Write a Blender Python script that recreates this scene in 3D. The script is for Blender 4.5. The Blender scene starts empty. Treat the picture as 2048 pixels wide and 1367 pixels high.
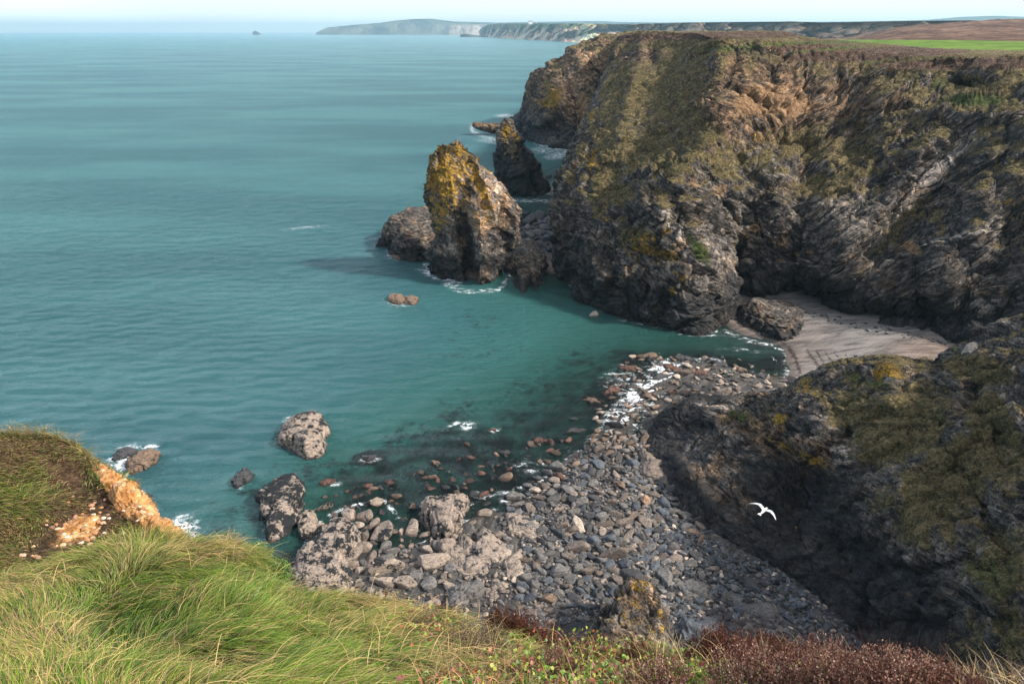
import bpy, math, random
import numpy as np
from mathutils import Vector
C = bpy.context.scene.collection
SC = bpy.context.scene
# ---------------------------------------------------------------- camera, sky, sun, exposure
F = 1365.0; CAMZ = 60.0; TH = math.radians(24.46)
CT, ST = math.cos(TH), math.sin(TH)
cam = bpy.data.cameras.new('camera'); camo = bpy.data.objects.new('camera', cam); C.objects.link(camo)
camo.location = (0, 0, CAMZ); camo.rotation_euler = (math.pi/2 - TH, 0, 0)
cam.sensor_width = 36; cam.lens = 24; cam.clip_start = 0.05; cam.clip_end = 90000
SC.camera = camo
SUN_EL, SUN_AZ = math.radians(38), math.radians(104)          # azimuth clockwise from +Y (the view direction)
w = bpy.data.worlds.new('World'); SC.world = w; w.use_nodes = True
nt = w.node_tree; nt.nodes.clear()
sky = nt.nodes.new('ShaderNodeTexSky'); sky.sky_type = 'NISHITA'; sky.sun_disc = False
sky.sun_elevation = SUN_EL; sky.sun_rotation = SUN_AZ; sky.air_density = 1.0; sky.dust_density = 0.15; sky.ozone_density = 2.0
b1 = nt.nodes.new('ShaderNodeBackground'); b1.inputs[1].default_value = 0.13
tn = nt.nodes.new('ShaderNodeMix'); tn.data_type = 'RGBA'; tn.blend_type = 'MULTIPLY'; tn.inputs[0].default_value = 1; tn.inputs[7].default_value = (.86, .97, 1.06, 1)
nt.links.new(sky.outputs[0], tn.inputs[6]); nt.links.new(tn.outputs[2], b1.inputs[0])
b2 = nt.nodes.new('ShaderNodeBackground'); b2.inputs[0].default_value = (0.90, 0.915, 0.94, 1); b2.inputs[1].default_value = 0.80
tc = nt.nodes.new('ShaderNodeTexCoord'); mp = nt.nodes.new('ShaderNodeMapping'); mp.inputs['Scale'].default_value = (1.6, 1.6, 9)
nz = nt.nodes.new('ShaderNodeTexNoise'); nz.inputs['Scale'].default_value = 1.5; nz.inputs['Detail'].default_value = 7; nz.inputs['Roughness'].default_value = .55
nt.links.new(tc.outputs['Generated'], mp.inputs[0]); nt.links.new(mp.outputs[0], nz.inputs[0])
sx = nt.nodes.new('ShaderNodeSeparateXYZ'); nt.links.new(tc.outputs['Generated'], sx.inputs[0])
ma = nt.nodes.new('ShaderNodeMath'); ma.operation = 'MULTIPLY_ADD'; ma.inputs[1].default_value = 0.42; nt.links.new(sx.outputs[0], ma.inputs[0]); nt.links.new(nz.outputs[0], ma.inputs[2])
mr = nt.nodes.new('ShaderNodeMapRange'); mr.interpolation_type = 'SMOOTHSTEP'
mr.inputs[1].default_value = 0.14; mr.inputs[2].default_value = 0.52; nt.links.new(ma.outputs[0], mr.inputs[0])
mx = nt.nodes.new('ShaderNodeMixShader'); nt.links.new(mr.outputs[0], mx.inputs[0]); nt.links.new(b1.outputs[0], mx.inputs[1]); nt.links.new(b2.outputs[0], mx.inputs[2])
wo = nt.nodes.new('ShaderNodeOutputWorld'); nt.links.new(mx.outputs[0], wo.inputs[0])
sl = bpy.data.lights.new('sun', 'SUN'); sl.energy = 4.6; sl.angle = math.radians(4); sl.color = (1, .93, .85)
so = bpy.data.objects.new('sun', sl); C.objects.link(so)
sd = Vector((math.sin(SUN_AZ)*math.cos(SUN_EL), math.cos(SUN_AZ)*math.cos(SUN_EL), math.sin(SUN_EL)))
so.rotation_euler = sd.to_track_quat('Z', 'Y').to_euler(); so.location = (100, 0, 200)
SC.view_settings.view_transform = 'Standard'; SC.view_settings.look = 'None'
SC.view_settings.exposure = 0.72; SC.view_settings.gamma = 1.0; SC.view_settings.use_curve_mapping = False

# ---------------------------------------------------------------- numeric helpers
rng = np.random.default_rng(7)
def dirs(px, py):
    u = (np.asarray(px, float) - 1024)/F; v = (683.5 - np.asarray(py, float))/F
    u, v = np.broadcast_arrays(u, v)
    return np.stack([u, CT + v*ST, -ST + v*CT], -1)
def V(px, py, Y):
    d = dirs(px, py); return d*(Y/d[..., 1])[..., None] + np.array([0, 0, CAMZ])
def Z(px, py, z):
    d = dirs(px, py); return d*((np.asarray(z) - CAMZ)/d[..., 2])[..., None] + np.array([0, 0, CAMZ])
def D(px, py, r):
    d = dirs(px, py); return d*(r/np.linalg.norm(d, axis=-1))[..., None] + np.array([0, 0, CAMZ])
def proj(P):
    q = P - np.array([0, 0, CAMZ]); dep = q[..., 1]*CT - q[..., 2]*ST; up = q[..., 1]*ST + q[..., 2]*CT
    dep = np.where(dep < .1, .1, dep)
    return 1024 + F*q[..., 0]/dep, 683.5 - F*up/dep, dep
_perm = np.random.default_rng(3).permutation(256); _perm = np.concatenate([_perm]*3)
_g = np.random.default_rng(4).normal(size=(256, 3)); _g /= np.linalg.norm(_g, axis=1)[:, None]; _g = _g.astype(np.float32)
def pn(P):
    P = np.asarray(P, float); s = P.shape[:-1]; P = P.reshape(-1, 3)
    I = np.floor(P).astype(np.int64); f = (P - I).astype(np.float32); I &= 255
    t = f*f*f*(f*(f*6 - 15) + 10); r = 0
    for a in (0, 1):
        wx = t[:, 0] if a else 1 - t[:, 0]
        ha = _perm[I[:, 0] + a]
        for b in (0, 1):
            wy = t[:, 1] if b else 1 - t[:, 1]
            hb = _perm[ha + I[:, 1] + b]
            for c in (0, 1):
                wz = t[:, 2] if c else 1 - t[:, 2]
                g = _g[_perm[hb + I[:, 2] + c]]
                r = r + wx*wy*wz*(g[:, 0]*(f[:, 0]-a) + g[:, 1]*(f[:, 1]-b) + g[:, 2]*(f[:, 2]-c))
    return (r*1.6).reshape(s)
def fbm(P, o=4, g=.5, off=0):
    P = np.asarray(P, float) + off; r = 0; a = 1.; s = 0
    for i in range(o): r = r + a*pn(P); s += a; a *= g; P = P*2.03 + 17.3
    return r/s
def ridged(P, o=4, g=.5, off=0):
    P = np.asarray(P, float) + off; r = 0; a = 1.; s = 0
    for i in range(o): r = r + a*(1 - 2*np.abs(pn(P))); s += a; a *= g; P = P*2.03 + 11.1
    return r/s
def sstep(a, b, x): t = np.clip((x - a)/(b - a), 0, 1); return t*t*(3 - 2*t)
def cell(P, off=0):
    """random facets: value of the nearest jittered cell, a hard edged step field, and the crack distance"""
    P = np.asarray(P, float) + off; s = P.shape[:-1]; P = P.reshape(-1, 3); I = np.floor(P).astype(np.int64); f = P - I
    d1 = np.full(len(P), 9.); d2 = np.full(len(P), 9.); v = np.zeros(len(P))
    for a in (-1, 0, 1):
        for b in (-1, 0, 1):
            for c in (-1, 0, 1):
                h = _perm[_perm[_perm[(I[:, 0]+a) & 255] + ((I[:, 1]+b) & 255)] + ((I[:, 2]+c) & 255)]
                q = _g[h]*.45 + .5
                dd = np.stack([a + q[:, 0] - f[:, 0], b + q[:, 1] - f[:, 1], c + q[:, 2] - f[:, 2]], -1)
                m = (dd**2).sum(1)
                tilt = (dd*_g[_perm[h+7]]).sum(1)*.9 + h/255.
                n = m < d1; d2 = np.where(n, d1, np.minimum(d2, m)); v = np.where(n, tilt, v); d1 = np.where(n, m, d1)
    return v.reshape(s), (np.sqrt(d2) - np.sqrt(d1)).reshape(s)

# ---------------------------------------------------------------- mesh helpers
def mk(name, P, Fc, mat=None, attrs=None, smooth=True, parent=None, link=True):
    P = np.ascontiguousarray(P, np.float32).reshape(-1, 3); Fc = np.asarray(Fc, np.int32)
    me = bpy.data.meshes.new(name); k = Fc.shape[1]
    me.vertices.add(len(P)); me.vertices.foreach_set('co', P.ravel())
    me.loops.add(Fc.size); me.loops.foreach_set('vertex_index', Fc.ravel())
    me.polygons.add(len(Fc)); me.polygons.foreach_set('loop_start', np.arange(0, Fc.size, k, dtype=np.int32))
    me.polygons.foreach_set('use_smooth', np.full(len(Fc), smooth))
    me.update(calc_edges=True); me.validate()
    for n, a in (attrs or {}).items():
        a = np.asarray(a, np.float32)
        if a.ndim == 1: t = me.attributes.new(n, 'FLOAT', 'POINT'); t.data.foreach_set('value', a)
        elif a.shape[1] == 3: t = me.attributes.new(n, 'FLOAT_VECTOR', 'POINT'); t.data.foreach_set('vector', a.ravel())
        else: t = me.attributes.new(n, 'FLOAT_COLOR', 'POINT'); t.data.foreach_set('color', a.ravel())
    if mat: me.materials.append(mat)
    o = bpy.data.objects.new(name, me)
    if link: C.objects.link(o)
    if parent: o.parent = parent
    return o
def tag(o, label=None, cat=None, group=None, kind=None):
    for k, v in (('label', label), ('category', cat), ('group', group), ('kind', kind)):
        if v: o[k] = v
    return o
def quads(nu, nv, wrap=False):
    i = np.arange(nu if wrap else nu - 1)[:, None]; j = np.arange(nv - 1)[None]
    a = i*nv + j; b = ((i + 1) % nu)*nv + j
    return np.stack([a, b, b + 1, a + 1], -1).reshape(-1, 4)
def cr(G, counts):
    """Catmull-Rom along axis 0; counts = samples per span"""
    n = len(G); Gp = np.concatenate([2*G[:1] - G[1:2], G, 2*G[-1:] - G[-2:-1]]); out = []
    for i in range(n - 1):
        t = np.arange(counts[i])/counts[i]
        if i == n - 2: t = np.append(t, 1.)
        t = t.reshape((-1,) + (1,)*(G.ndim - 1)); p0, p1, p2, p3 = Gp[i:i+4]
        out.append(.5*(2*p1 + (p2-p0)*t + (2*p0-5*p1+4*p2-p3)*t*t + (3*p1-p0-3*p2+p3)*t**3))
    return np.concatenate(out)
def lin(G, counts):
    out = []
    for i in range(len(G) - 1):
        t = np.arange(counts[i])/counts[i]
        if i == len(G) - 2: t = np.append(t, 1.)
        t = t.reshape((-1,) + (1,)*(G.ndim - 1)); out.append(G[i]*(1-t) + G[i+1]*t)
    return np.concatenate(out)
def normals(P, wrap=False):
    if wrap: du = np.roll(P, -1, 0) - np.roll(P, 1, 0)
    else: du = np.gradient(P, axis=0)
    dv = np.gradient(P, axis=1); n = np.cross(du, dv); return n/(np.linalg.norm(n, axis=-1)[..., None] + 1e-9)
def sheet(G, step=2.4, cap=60, mind=3):
    G = np.asarray(G, float); px, py, _ = proj(G); q = np.stack([px, py], -1)
    q = np.clip(q, -600, 2700)
    cu = np.clip(np.ceil(np.linalg.norm(np.diff(q, axis=0), axis=-1).max(1)/step), mind, cap).astype(int)
    cv = np.clip(np.ceil(np.linalg.norm(np.diff(q, axis=1), axis=-1).max(0)/step), mind, cap).astype(int)
    P = cr(G, cu); P = np.swapaxes(cr(np.swapaxes(P, 0, 1), cv), 0, 1)
    return P, cu, cv
def patch(px, py, lst, seed=0.):
    """soft blobs located on the surface: (x, y, rx, ry, angle, strength)"""
    m = np.zeros(px.shape)
    for (x, y, rx, ry, a, s) in lst:
        c, d = math.cos(math.radians(a)), math.sin(math.radians(a))
        X = (px-x)*c - (py-y)*d; Yv = (px-x)*d + (py-y)*c
        m = np.maximum(m, s*np.exp(-((X/rx)**2 + (Yv/ry)**2)**1.3*.7))
    return m
def push(P, lst):
    """moves surface points along their line of sight: soft bulges and gullies"""
    px, py, _ = proj(P); m = np.zeros(px.shape)
    for (x, y, rx, ry, a, s) in lst:
        c, d = math.cos(math.radians(a)), math.sin(math.radians(a))
        X = (px-x)*c - (py-y)*d; Yv = (px-x)*d + (py-y)*c
        m += s*np.exp(-((X/rx)**2 + (Yv/ry)**2))
    q = P - np.array([0, 0, CAMZ]); r = np.linalg.norm(q, axis=-1)[..., None]
    return P + q/r*m[..., None]

# ---------------------------------------------------------------- material helpers
class NB:
    def __init__(s, name):
        s.m = bpy.data.materials.new(name); s.m.use_nodes = True; s.t = s.m.node_tree; s.t.nodes.clear()
        s.out = s.t.nodes.new('ShaderNodeOutputMaterial')
    def n(s, ty, **k):
        x = s.t.nodes.new('ShaderNode' + ty)
        for a, b in k.items(): setattr(x, a, b)
        return x
    def l(s, a, b): s.t.links.new(a, b)
    def set(s, sock, v):
        if isinstance(v, bpy.types.NodeSocket): s.l(v, sock)
        elif v is not None:
            if isinstance(v, (tuple, list)) and len(v) == 3 and sock.type == 'RGBA': v = (*v, 1)
            sock.default_value = v
    def math(s, op, a, b=None, c=None, clamp=False):
        x = s.n('Math', operation=op, use_clamp=clamp)
        for i, v in enumerate((a, b, c)): s.set(x.inputs[i], v)
        return x.outputs[0]
    def mix(s, f, a, b, mode='MIX'):
        x = s.n('Mix', data_type='RGBA', blend_type=mode); s.set(x.inputs[0], f); s.set(x.inputs[6], a); s.set(x.inputs[7], b); return x.outputs[2]
    def attr(s, nm): return s.n('Attribute', attribute_name=nm)
    def vscale(s, v, k):
        x = s.n('Mapping'); s.l(v, x.inputs[0]); x.inputs['Scale'].default_value = k if isinstance(k, tuple) else (k, k, k); return x.outputs[0]
    def noise(s, vec, sc, det=6, ro=.6, dist=0.):
        x = s.n('TexNoise'); s.set(x.inputs['Vector'], vec); x.inputs['Scale'].default_value = sc; x.inputs['Detail'].default_value = det
        x.inputs['Roughness'].default_value = ro; x.inputs['Distortion'].default_value = dist; return x.outputs[0]
    def ramp(s, f, st):
        x = s.n('ValToRGB'); s.l(f, x.inputs[0]); e = x.color_ramp.elements
        while len(e) < len(st): e.new(.5)
        for k, (p, c) in enumerate(st): e[k].position = p; e[k].color = (*c, 1) if len(c) == 3 else c
        return x.outputs[0]
    def mr(s, v, a, b, c=0., d=1., smooth=True):
        x = s.n('MapRange', interpolation_type='SMOOTHSTEP' if smooth else 'LINEAR'); s.set(x.inputs[0], v)
        for i, q in enumerate((a, b, c, d)): s.set(x.inputs[i+1], q)
        return x.outputs[0]
    def bump(s, h, dist, st=1., nrm=None):
        x = s.n('Bump'); s.set(x.inputs['Height'], h); x.inputs['Distance'].default_value = dist; x.inputs['Strength'].default_value = st
        if nrm is not None: s.l(nrm, x.inputs['Normal'])
        return x.outputs[0]
    def bsdf(s, col, rough=.85, nrm=None, spec=.3, **k):
        x = s.n('BsdfPrincipled'); s.set(x.inputs['Base Color'], col); s.set(x.inputs['Roughness'], rough)
        x.inputs['Specular IOR Level'].default_value = spec
        if nrm is not None: s.l(nrm, x.inputs['Normal'])
        for a, b in k.items(): s.set(x.inputs[a], b)
        s.l(x.outputs[0], s.out.inputs[0]); return x

def rock_mat(name, k=1., bump=.7, rock=None, vegc=None):
    """attributes: rc = coordinates folded along the strata, mask = (vegetation, lichen, ochre earth, wet dark rock and painted shade), mask2 = (green, pale, warm, -)"""
    b = NB(name); rc = b.attr('rc').outputs['Vector']; geo = b.n('NewGeometry').outputs['Position']
    m = b.attr('mask'); sp = b.n('SeparateColor'); b.l(m.outputs['Color'], sp.inputs[0])
    m2 = b.attr('mask2'); sp2 = b.n('SeparateColor'); b.l(m2.outputs['Color'], sp2.inputs[0])
    n1 = b.noise(b.vscale(rc, (2., 2., 1.)), .8*k, 10, .72); n3 = b.noise(rc, 2.1*k, 6, .75); ni = b.noise(geo, 1.3*k, 8, .8)
    n2 = b.noise(geo, .22*k, 6, .6); nv = b.noise(geo, .55*k, 9, .74); nf = b.noise(geo, 2.0*k, 7, .82)
    v = b.math('MULTIPLY_ADD', ni, .32, b.math('MULTIPLY_ADD', n3, .30, b.math('MULTIPLY', n1, .38)))
    v = b.math('MULTIPLY_ADD', sp2.outputs[1], .12, v)
    R = rock or [(.39, (.005, .005, .006)), (.45, (.026, .024, .022)), (.50, (.082, .072, .062)), (.555, (.19, .165, .14)), (.63, (.42, .37, .32))]
    col = b.ramp(v, R)
    warm = b.mix(1., col, (1.35, 1.0, .70), 'MULTIPLY')
    wf = b.mr(b.math('MULTIPLY_ADD', sp2.outputs[2], .45, n2), .50, .72)
    col = b.mix(wf, col, warm)
    vo = b.n('TexVoronoi', feature='DISTANCE_TO_EDGE'); vo.inputs['Scale'].default_value = 1.; rw = b.n('VectorMath', operation='ADD'); nvv = b.n('TexNoise'); nvv.inputs['Scale'].default_value = .9*k; nvv.inputs['Detail'].default_value = 3; b.l(geo, nvv.inputs['Vector'])
    b.l(rc, rw.inputs[0]); b.l(nvv.outputs['Color'], rw.inputs[1]); rcw = rw.outputs[0]
    b.l(b.vscale(rcw, (2.2*k, 2.2*k, .62*k)), vo.inputs['Vector']); vc = b.n('TexVoronoi'); vc.inputs['Scale'].default_value = 1.; b.l(b.vscale(rcw, (2.2*k, 2.2*k, .62*k)), vc.inputs['Vector'])
    tone = b.n('SeparateColor'); b.l(vc.outputs['Color'], tone.inputs[0])
    col = b.mix(b.mr(tone.outputs[0], .1, .9), b.mix(1., col, (.55, .56, .60), 'MULTIPLY'), b.mix(1., col, (1.45, 1.38, 1.30), 'MULTIPLY'))
    crack = b.mr(vo.outputs['Distance'], .0, .055, 1., 0.)
    col = b.mix(b.math('MULTIPLY', crack, .75), col, (.008, .008, .009))
    beds = b.noise(b.vscale(rc, (2.2, 2.2, 2.1)), k, 5, .72); col = b.mix(b.mr(beds, .59, .65), col, (.24, .215, .19)); col = b.mix(b.mr(beds, .43, .385), col, (.010, .010, .011))
    # dark weathered crust / tidal band, and shade painted into hollows
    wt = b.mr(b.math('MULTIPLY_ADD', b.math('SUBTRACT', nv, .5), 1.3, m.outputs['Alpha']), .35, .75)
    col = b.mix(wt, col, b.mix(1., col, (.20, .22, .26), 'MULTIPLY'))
    oc = b.mr(b.math('MULTIPLY_ADD', b.math('SUBTRACT', n1, .5), 1.5, sp.outputs[2]), .38, .68)
    ocol = b.ramp(b.math('MULTIPLY_ADD', nf, .5, b.math('MULTIPLY', n3, .5)), [(.36, (.07, .035, .018)), (.5, (.31, .18, .085)), (.66, (.56, .37, .21))])
    col = b.mix(b.math('MULTIPLY', oc, .88), col, ocol)
    vg = b.mr(b.math('MULTIPLY_ADD', b.math('SUBTRACT', nv, .5), 1.7, sp.outputs[0]), .42, .62)
    VG = vegc or [(.40, (.009, .010, .004)), (.46, (.052, .045, .015)), (.52, (.135, .103, .038)), (.60, (.33, .245, .125))]
    vcol = b.ramp(b.math('MULTIPLY_ADD', nf, .65, b.math('MULTIPLY', nv, .35)), VG)
    gcol = b.ramp(nf, [(.35, (.010, .016, .004)), (.50, (.055, .080, .014)), (.64, (.16, .19, .04))])
    gf = b.mr(b.math('MULTIPLY_ADD', b.math('SUBTRACT', b.noise(geo, 1.3*k, 5, .7), .5), 1.4, sp2.outputs[0]), .3, .65)
    vcol = b.mix(gf, vcol, gcol); col = b.mix(vg, col, vcol)
    col = b.mix(b.mr(b.noise(geo, 4.5*k, 3, .8), .665, .70), col, (.42, .38, .33))
    hcol = b.ramp(b.math('MULTIPLY_ADD', nf, .5, b.math('MULTIPLY', nv, .5)), [(.42, (.022, .013, .010)), (.5, (.085, .048, .032)), (.6, (.22, .14, .095))])
    col = b.mix(b.mr(b.math('MULTIPLY_ADD', b.math('SUBTRACT', nv, .5), .9, m2.outputs['Alpha']), .4, .6), col, hcol)
    lf = b.mr(b.math('MULTIPLY_ADD', b.math('SUBTRACT', b.noise(b.vscale(rc, (3., 3., 1.)), .8*k, 8, .78), .5), 3.2, sp.outputs[1]), .40, .60)
    lf = b.math('MULTIPLY', lf, b.math('SUBTRACT', 1., b.math('MULTIPLY', b.math('MAXIMUM', crack, b.mr(beds, .45, .40)), .85)))
    lcol = b.ramp(nf, [(.38, (.09, .065, .02)), (.47, (.25, .15, .015)), (.54, (.42, .225, .015)), (.62, (.52, .33, .05))])
    col = b.mix(lf, col, lcol)
    h = b.math('MULTIPLY_ADD', crack, -.22, b.math('MULTIPLY_ADD', n3, .35, b.math('MULTIPLY_ADD', tone.outputs[1], .28, b.math('MULTIPLY', n1, .9)))); h = b.mix(vg, h, b.math('MULTIPLY_ADD', nf, .5, nv))
    nrm = b.bump(h, bump/k, 1.)
    rg = b.math('SUBTRACT', .92, b.math('MULTIPLY', wt, .38))
    b.bsdf(col, rg, nrm, .35); return b.m

# ---------------------------------------------------------------- strata coordinates
def fold(P, k=1., flip=70., amp=4.5):
    """strata that dip down to the right, then turn up again beyond x = flip (a syncline), with small crumples"""
    x, y, z = P[..., 0], P[..., 1], P[..., 2]
    q = np.stack([x, y, z], -1)
    wv = fbm(q/26, 3)*amp + pn(q/9)*.8
    dx = x - flip
    f = -.62*(np.sqrt(dx*dx + 400) - 20)*1.0
    s = z*.82 - f*-1 *.0 + f*(-1)*.0 + (.55*np.minimum(dx, 0) - .50*np.maximum(dx, 0)) + .28*y + wv
    a = x*.85 - .45*z; c = y
    return np.stack([a*.22, c*.22, s], -1)*k
SD = np.array(sd)
def disp(P, amp, k=1., off=0., flip=70., wrap=False):
    """rock relief: big buttresses, blocky cells set along the strata, thin ledges, grit. k < 1 for larger forms"""
    n = normals(P, wrap)
    if wrap:
        c = P.mean((0, 1)); s = np.sign((n*(P - c)).sum(-1).mean()) or 1
    else:
        s = -np.sign((n*(P - np.array([0, 0, CAMZ]))).sum(-1).mean())
    n = n*s; rc = fold(P, flip=flip)
    d = 1.3*fbm(P/24*k, 3, off=off) + 1.0*ridged(P/15*k, 3, off=off+5)
    wb = P + .9*np.stack([pn(P/3.1*k), pn(P/3.1*k + 40), pn(P/3.1*k + 80)], -1)/k; rw = fold(wb, flip=flip)
    v, e = cell(rw*np.array([.6, .6, .15])*k, off); d += 1.9*v - .7*(1 - sstep(0, .16, e))
    v, e = cell(rw*np.array([1.6, 1.6, .42])*k, off + 9); d += .85*v - .35*(1 - sstep(0, .14, e))
    v, e = cell(rw*np.array([4., 4., 1.2])*k, off + 19); d += .34*v - .12*(1 - sstep(0, .14, e))
    d += .20*ridged(rc*np.array([1.6, 1.6, .8])*k, 2) + .12*fbm(rc*np.array([4., 4., 2.2])*k, 2) + .16*fbm(P*1.1*k, 2)
    return P + n*(d*amp/k)[..., None], n
def cliff_attrs(P, flip=70., vegz=10., dark=(5., 9.), vlo=.30, vhi=.75, **pt):
    n = normals(P); n *= -np.sign((n*(P - np.array([0, 0, CAMZ]))).sum(-1).mean())
    px, py, _ = proj(P); z = P[..., 2]
    # average the slope a little so that plants do not follow every ledge
    nz_ = n[..., 2].copy()
    for _ in range(5):
        nz_[1:-1] = (nz_[:-2] + nz_[1:-1] + nz_[2:])/3; nz_[:, 1:-1] = (nz_[:, :-2] + nz_[:, 1:-1] + nz_[:, 2:])/3
    veg = sstep(vlo, vhi, nz_)*sstep(vegz, vegz + 7, z + 4*pn(P/9))*.9
    veg = np.maximum(veg*(1 - patch(px, py, pt.get('rock', []))), patch(px, py, pt.get('veg', [])))
    wet = 1 - sstep(dark[0], dark[1], z + 3*fbm(P/8, 3)); wet = np.maximum(wet, patch(px, py, pt.get('wet', [])))
    veg = veg*(1 - .7*patch(px, py, pt.get('ochre', [])))
    mask = np.stack([veg, patch(px, py, pt.get('lichen', [])), patch(px, py, pt.get('ochre', [])), wet], -1).reshape(-1, 4)
    m2 = np.stack([patch(px, py, pt.get('green', [])), patch(px, py, pt.get('pale', [])), patch(px, py, pt.get('warm', [])), patch(px, py, pt.get('heath', []))], -1).reshape(-1, 4)
    return {'mask': mask, 'mask2': m2, 'rc': fold(P, flip=flip).reshape(-1, 3)}
M_CLIFF = rock_mat('cliff_rock', .8, 1.1)
M_SPUR = rock_mat('spur_rock', 1.35, .9)
M_STACK = rock_mat('stack_rock', 1.1, .8)

# ---------------------------------------------------------------- the main headland
def col(*p):
    out = []
    for q in p: out.append(Z(q[0], q[1], q[2][0]) if isinstance(q[2], tuple) else V(*q))
    return out
z0 = (0,)
HC = [
 col((1165,402,z0),(1185,330,275),(1205,270,280),(1225,200,290),(1262,88,312)),
 col((1127,520,z0),(1128,455,193),(1138,345,208),(1180,235,238),(1237,84,285)),
 col((1155,578,z0),(1160,470,172),(1180,350,190),(1215,210,222),(1290,76,268)),
 col((1210,612,z0),(1215,490,160),(1235,370,175),(1290,215,205),(1345,78,248)),
 col((1270,638,z0),(1270,520,151),(1290,385,165),(1350,225,195),(1400,84,226)),
 col((1335,651,z0),(1335,540,147),(1350,400,160),(1400,230,185),(1445,94,209)),
 col((1400,662,z0),(1400,555,144),(1410,410,158),(1440,240,180),(1490,97,205)),
 col((1447,634,z0),(1440,540,152),(1455,410,162),(1490,240,183),(1540,99,203)),
 col((1468,602,(.6,)),(1480,530,160.),(1500,410,168),(1540,240,186),(1590,103,204)),
 col((1530,598,(1,)),(1530,520,160.),(1550,400,168),(1590,240,188),(1640,107,204)),
 col((1600,605,(1.5,)),(1600,520,158.),(1610,400,168),(1640,250,186),(1690,113,202)),
 col((1690,632,(2,)),(1690,540,146.),(1690,410,160),(1710,260,180),(1750,120,198)),
 col((1780,648,(2.5,)),(1780,560,141.),(1780,430,155),(1790,280,172),(1820,128,192)),
 col((1880,662,(3,)),(1875,570,137.),(1875,440,148),(1880,300,165),(1885,134,188)),
 col((1960,692,(4,)),(1960,590,130.),(1960,450,142),(1960,310,156),(1965,138,180)),
 col((2060,705,(5,)),(2060,600,126.),(2060,460,138),(2060,300,150),(2060,134,176)),
 col((2250,725,(5,)),(2250,620,115.),(2250,470,125),(2250,310,140),(2250,136,165)),
 col((2600,790,(5,)),(2600,660,98.),(2600,500,108),(2600,330,120),(2600,140,150)),
]
G = []
for i, c in enumerate(HC):
    foot = c[0] + np.array([0, -3.5, -5.]); top = c[-1]
    a = top + np.array([2, 16, 1.0]); t = i/(len(HC)-1)
    zz = 59.4 - 8.*max(0, (top[0] - 70)/60.); zz = max(zz, 51.5)
    b = np.array([top[0]*1.25 + 4, top[1] + 75, min(zz, top[2] + 3) if i > 8 else 59.3]); d = np.array([top[0]*1.6 + 6, top[1] + 190, zz if i > 8 else 59.5])
    G.append([foot] + c + [a, b, d])
G = np.array(G)
P, cu, cv = sheet(G, 2.0, 70)
HP = [  # relief seen on the face: + is a gully, - a rib
 (1185,400,30,120,0,-4),(1240,560,50,60,0,-3),(1290,300,30,160,-42,4),(1400,300,26,150,-38,-5),(1330,440,34,110,30,-4),(1395,470,20,150,20,-4),(1265,450,18,80,10,3),
 (1470,560,16,80,0,9),(1450,470,18,90,20,4),(1360,560,80,40,-20,-3),(1440,140,14,60,0,-4),(1475,150,10,50,0,3),(1340,150,20,110,-30,4),(1270,150,14,100,-15,-5),(1250,110,14,60,-35,5),
 (1625,592,42,24,0,13),(1560,590,60,14,0,7),(1720,632,60,14,-8,6),(1840,640,90,14,-5,6),(1600,480,30,90,0,4),(1560,420,26,90,15,-4),(1680,470,34,70,-40,-5),(1790,380,14,150,-42,-6),(1850,420,20,130,-42,6),
 (1700,260,40,90,0,4),(1640,200,26,80,0,-3),(1560,230,60,34,0,-4),(1560,300,70,20,0,3),(1760,200,26,60,0,-3),(1940,175,34,16,0,12),(1900,230,70,20,5,-3),(1960,420,30,100,-30,-5),(2010,560,30,60,0,4),(1885,560,30,90,10,-4),(2030,250,14,110,-20,5),
 (1520,350,30,60,30,-3),(1620,350,30,40,0,3),(1300,100,14,40,20,3)]
P = push(P, HP)
ra = np.array([.3, .8, 1., 1., .95, .40, .12, .1, .1]); amp = lin(ra, cv)[None, :]*np.ones((P.shape[0], 1))
px, py, _ = proj(P); soft = patch(px, py, [(1270,220,110,110,-50,1.),(1230,370,60,60,-30,.9),(1440,320,110,36,-30,.9),(1620,290,110,40,0,.7),(1650,370,90,30,0,.8),(1350,150,80,60,-40,.8),(1820,450,22,110,-42,.8)])
P, _ = disp(P, amp*(1.1 - .72*soft), .9)
PHD = P.copy()
fgx = fbm(P/3.5, 3)
P[..., 2] += .6*fgx*sstep(.5, 1, lin(np.array([0, 0, 0, 0, .2, 1, 1, 1, 1.]), cv))[None]
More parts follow.
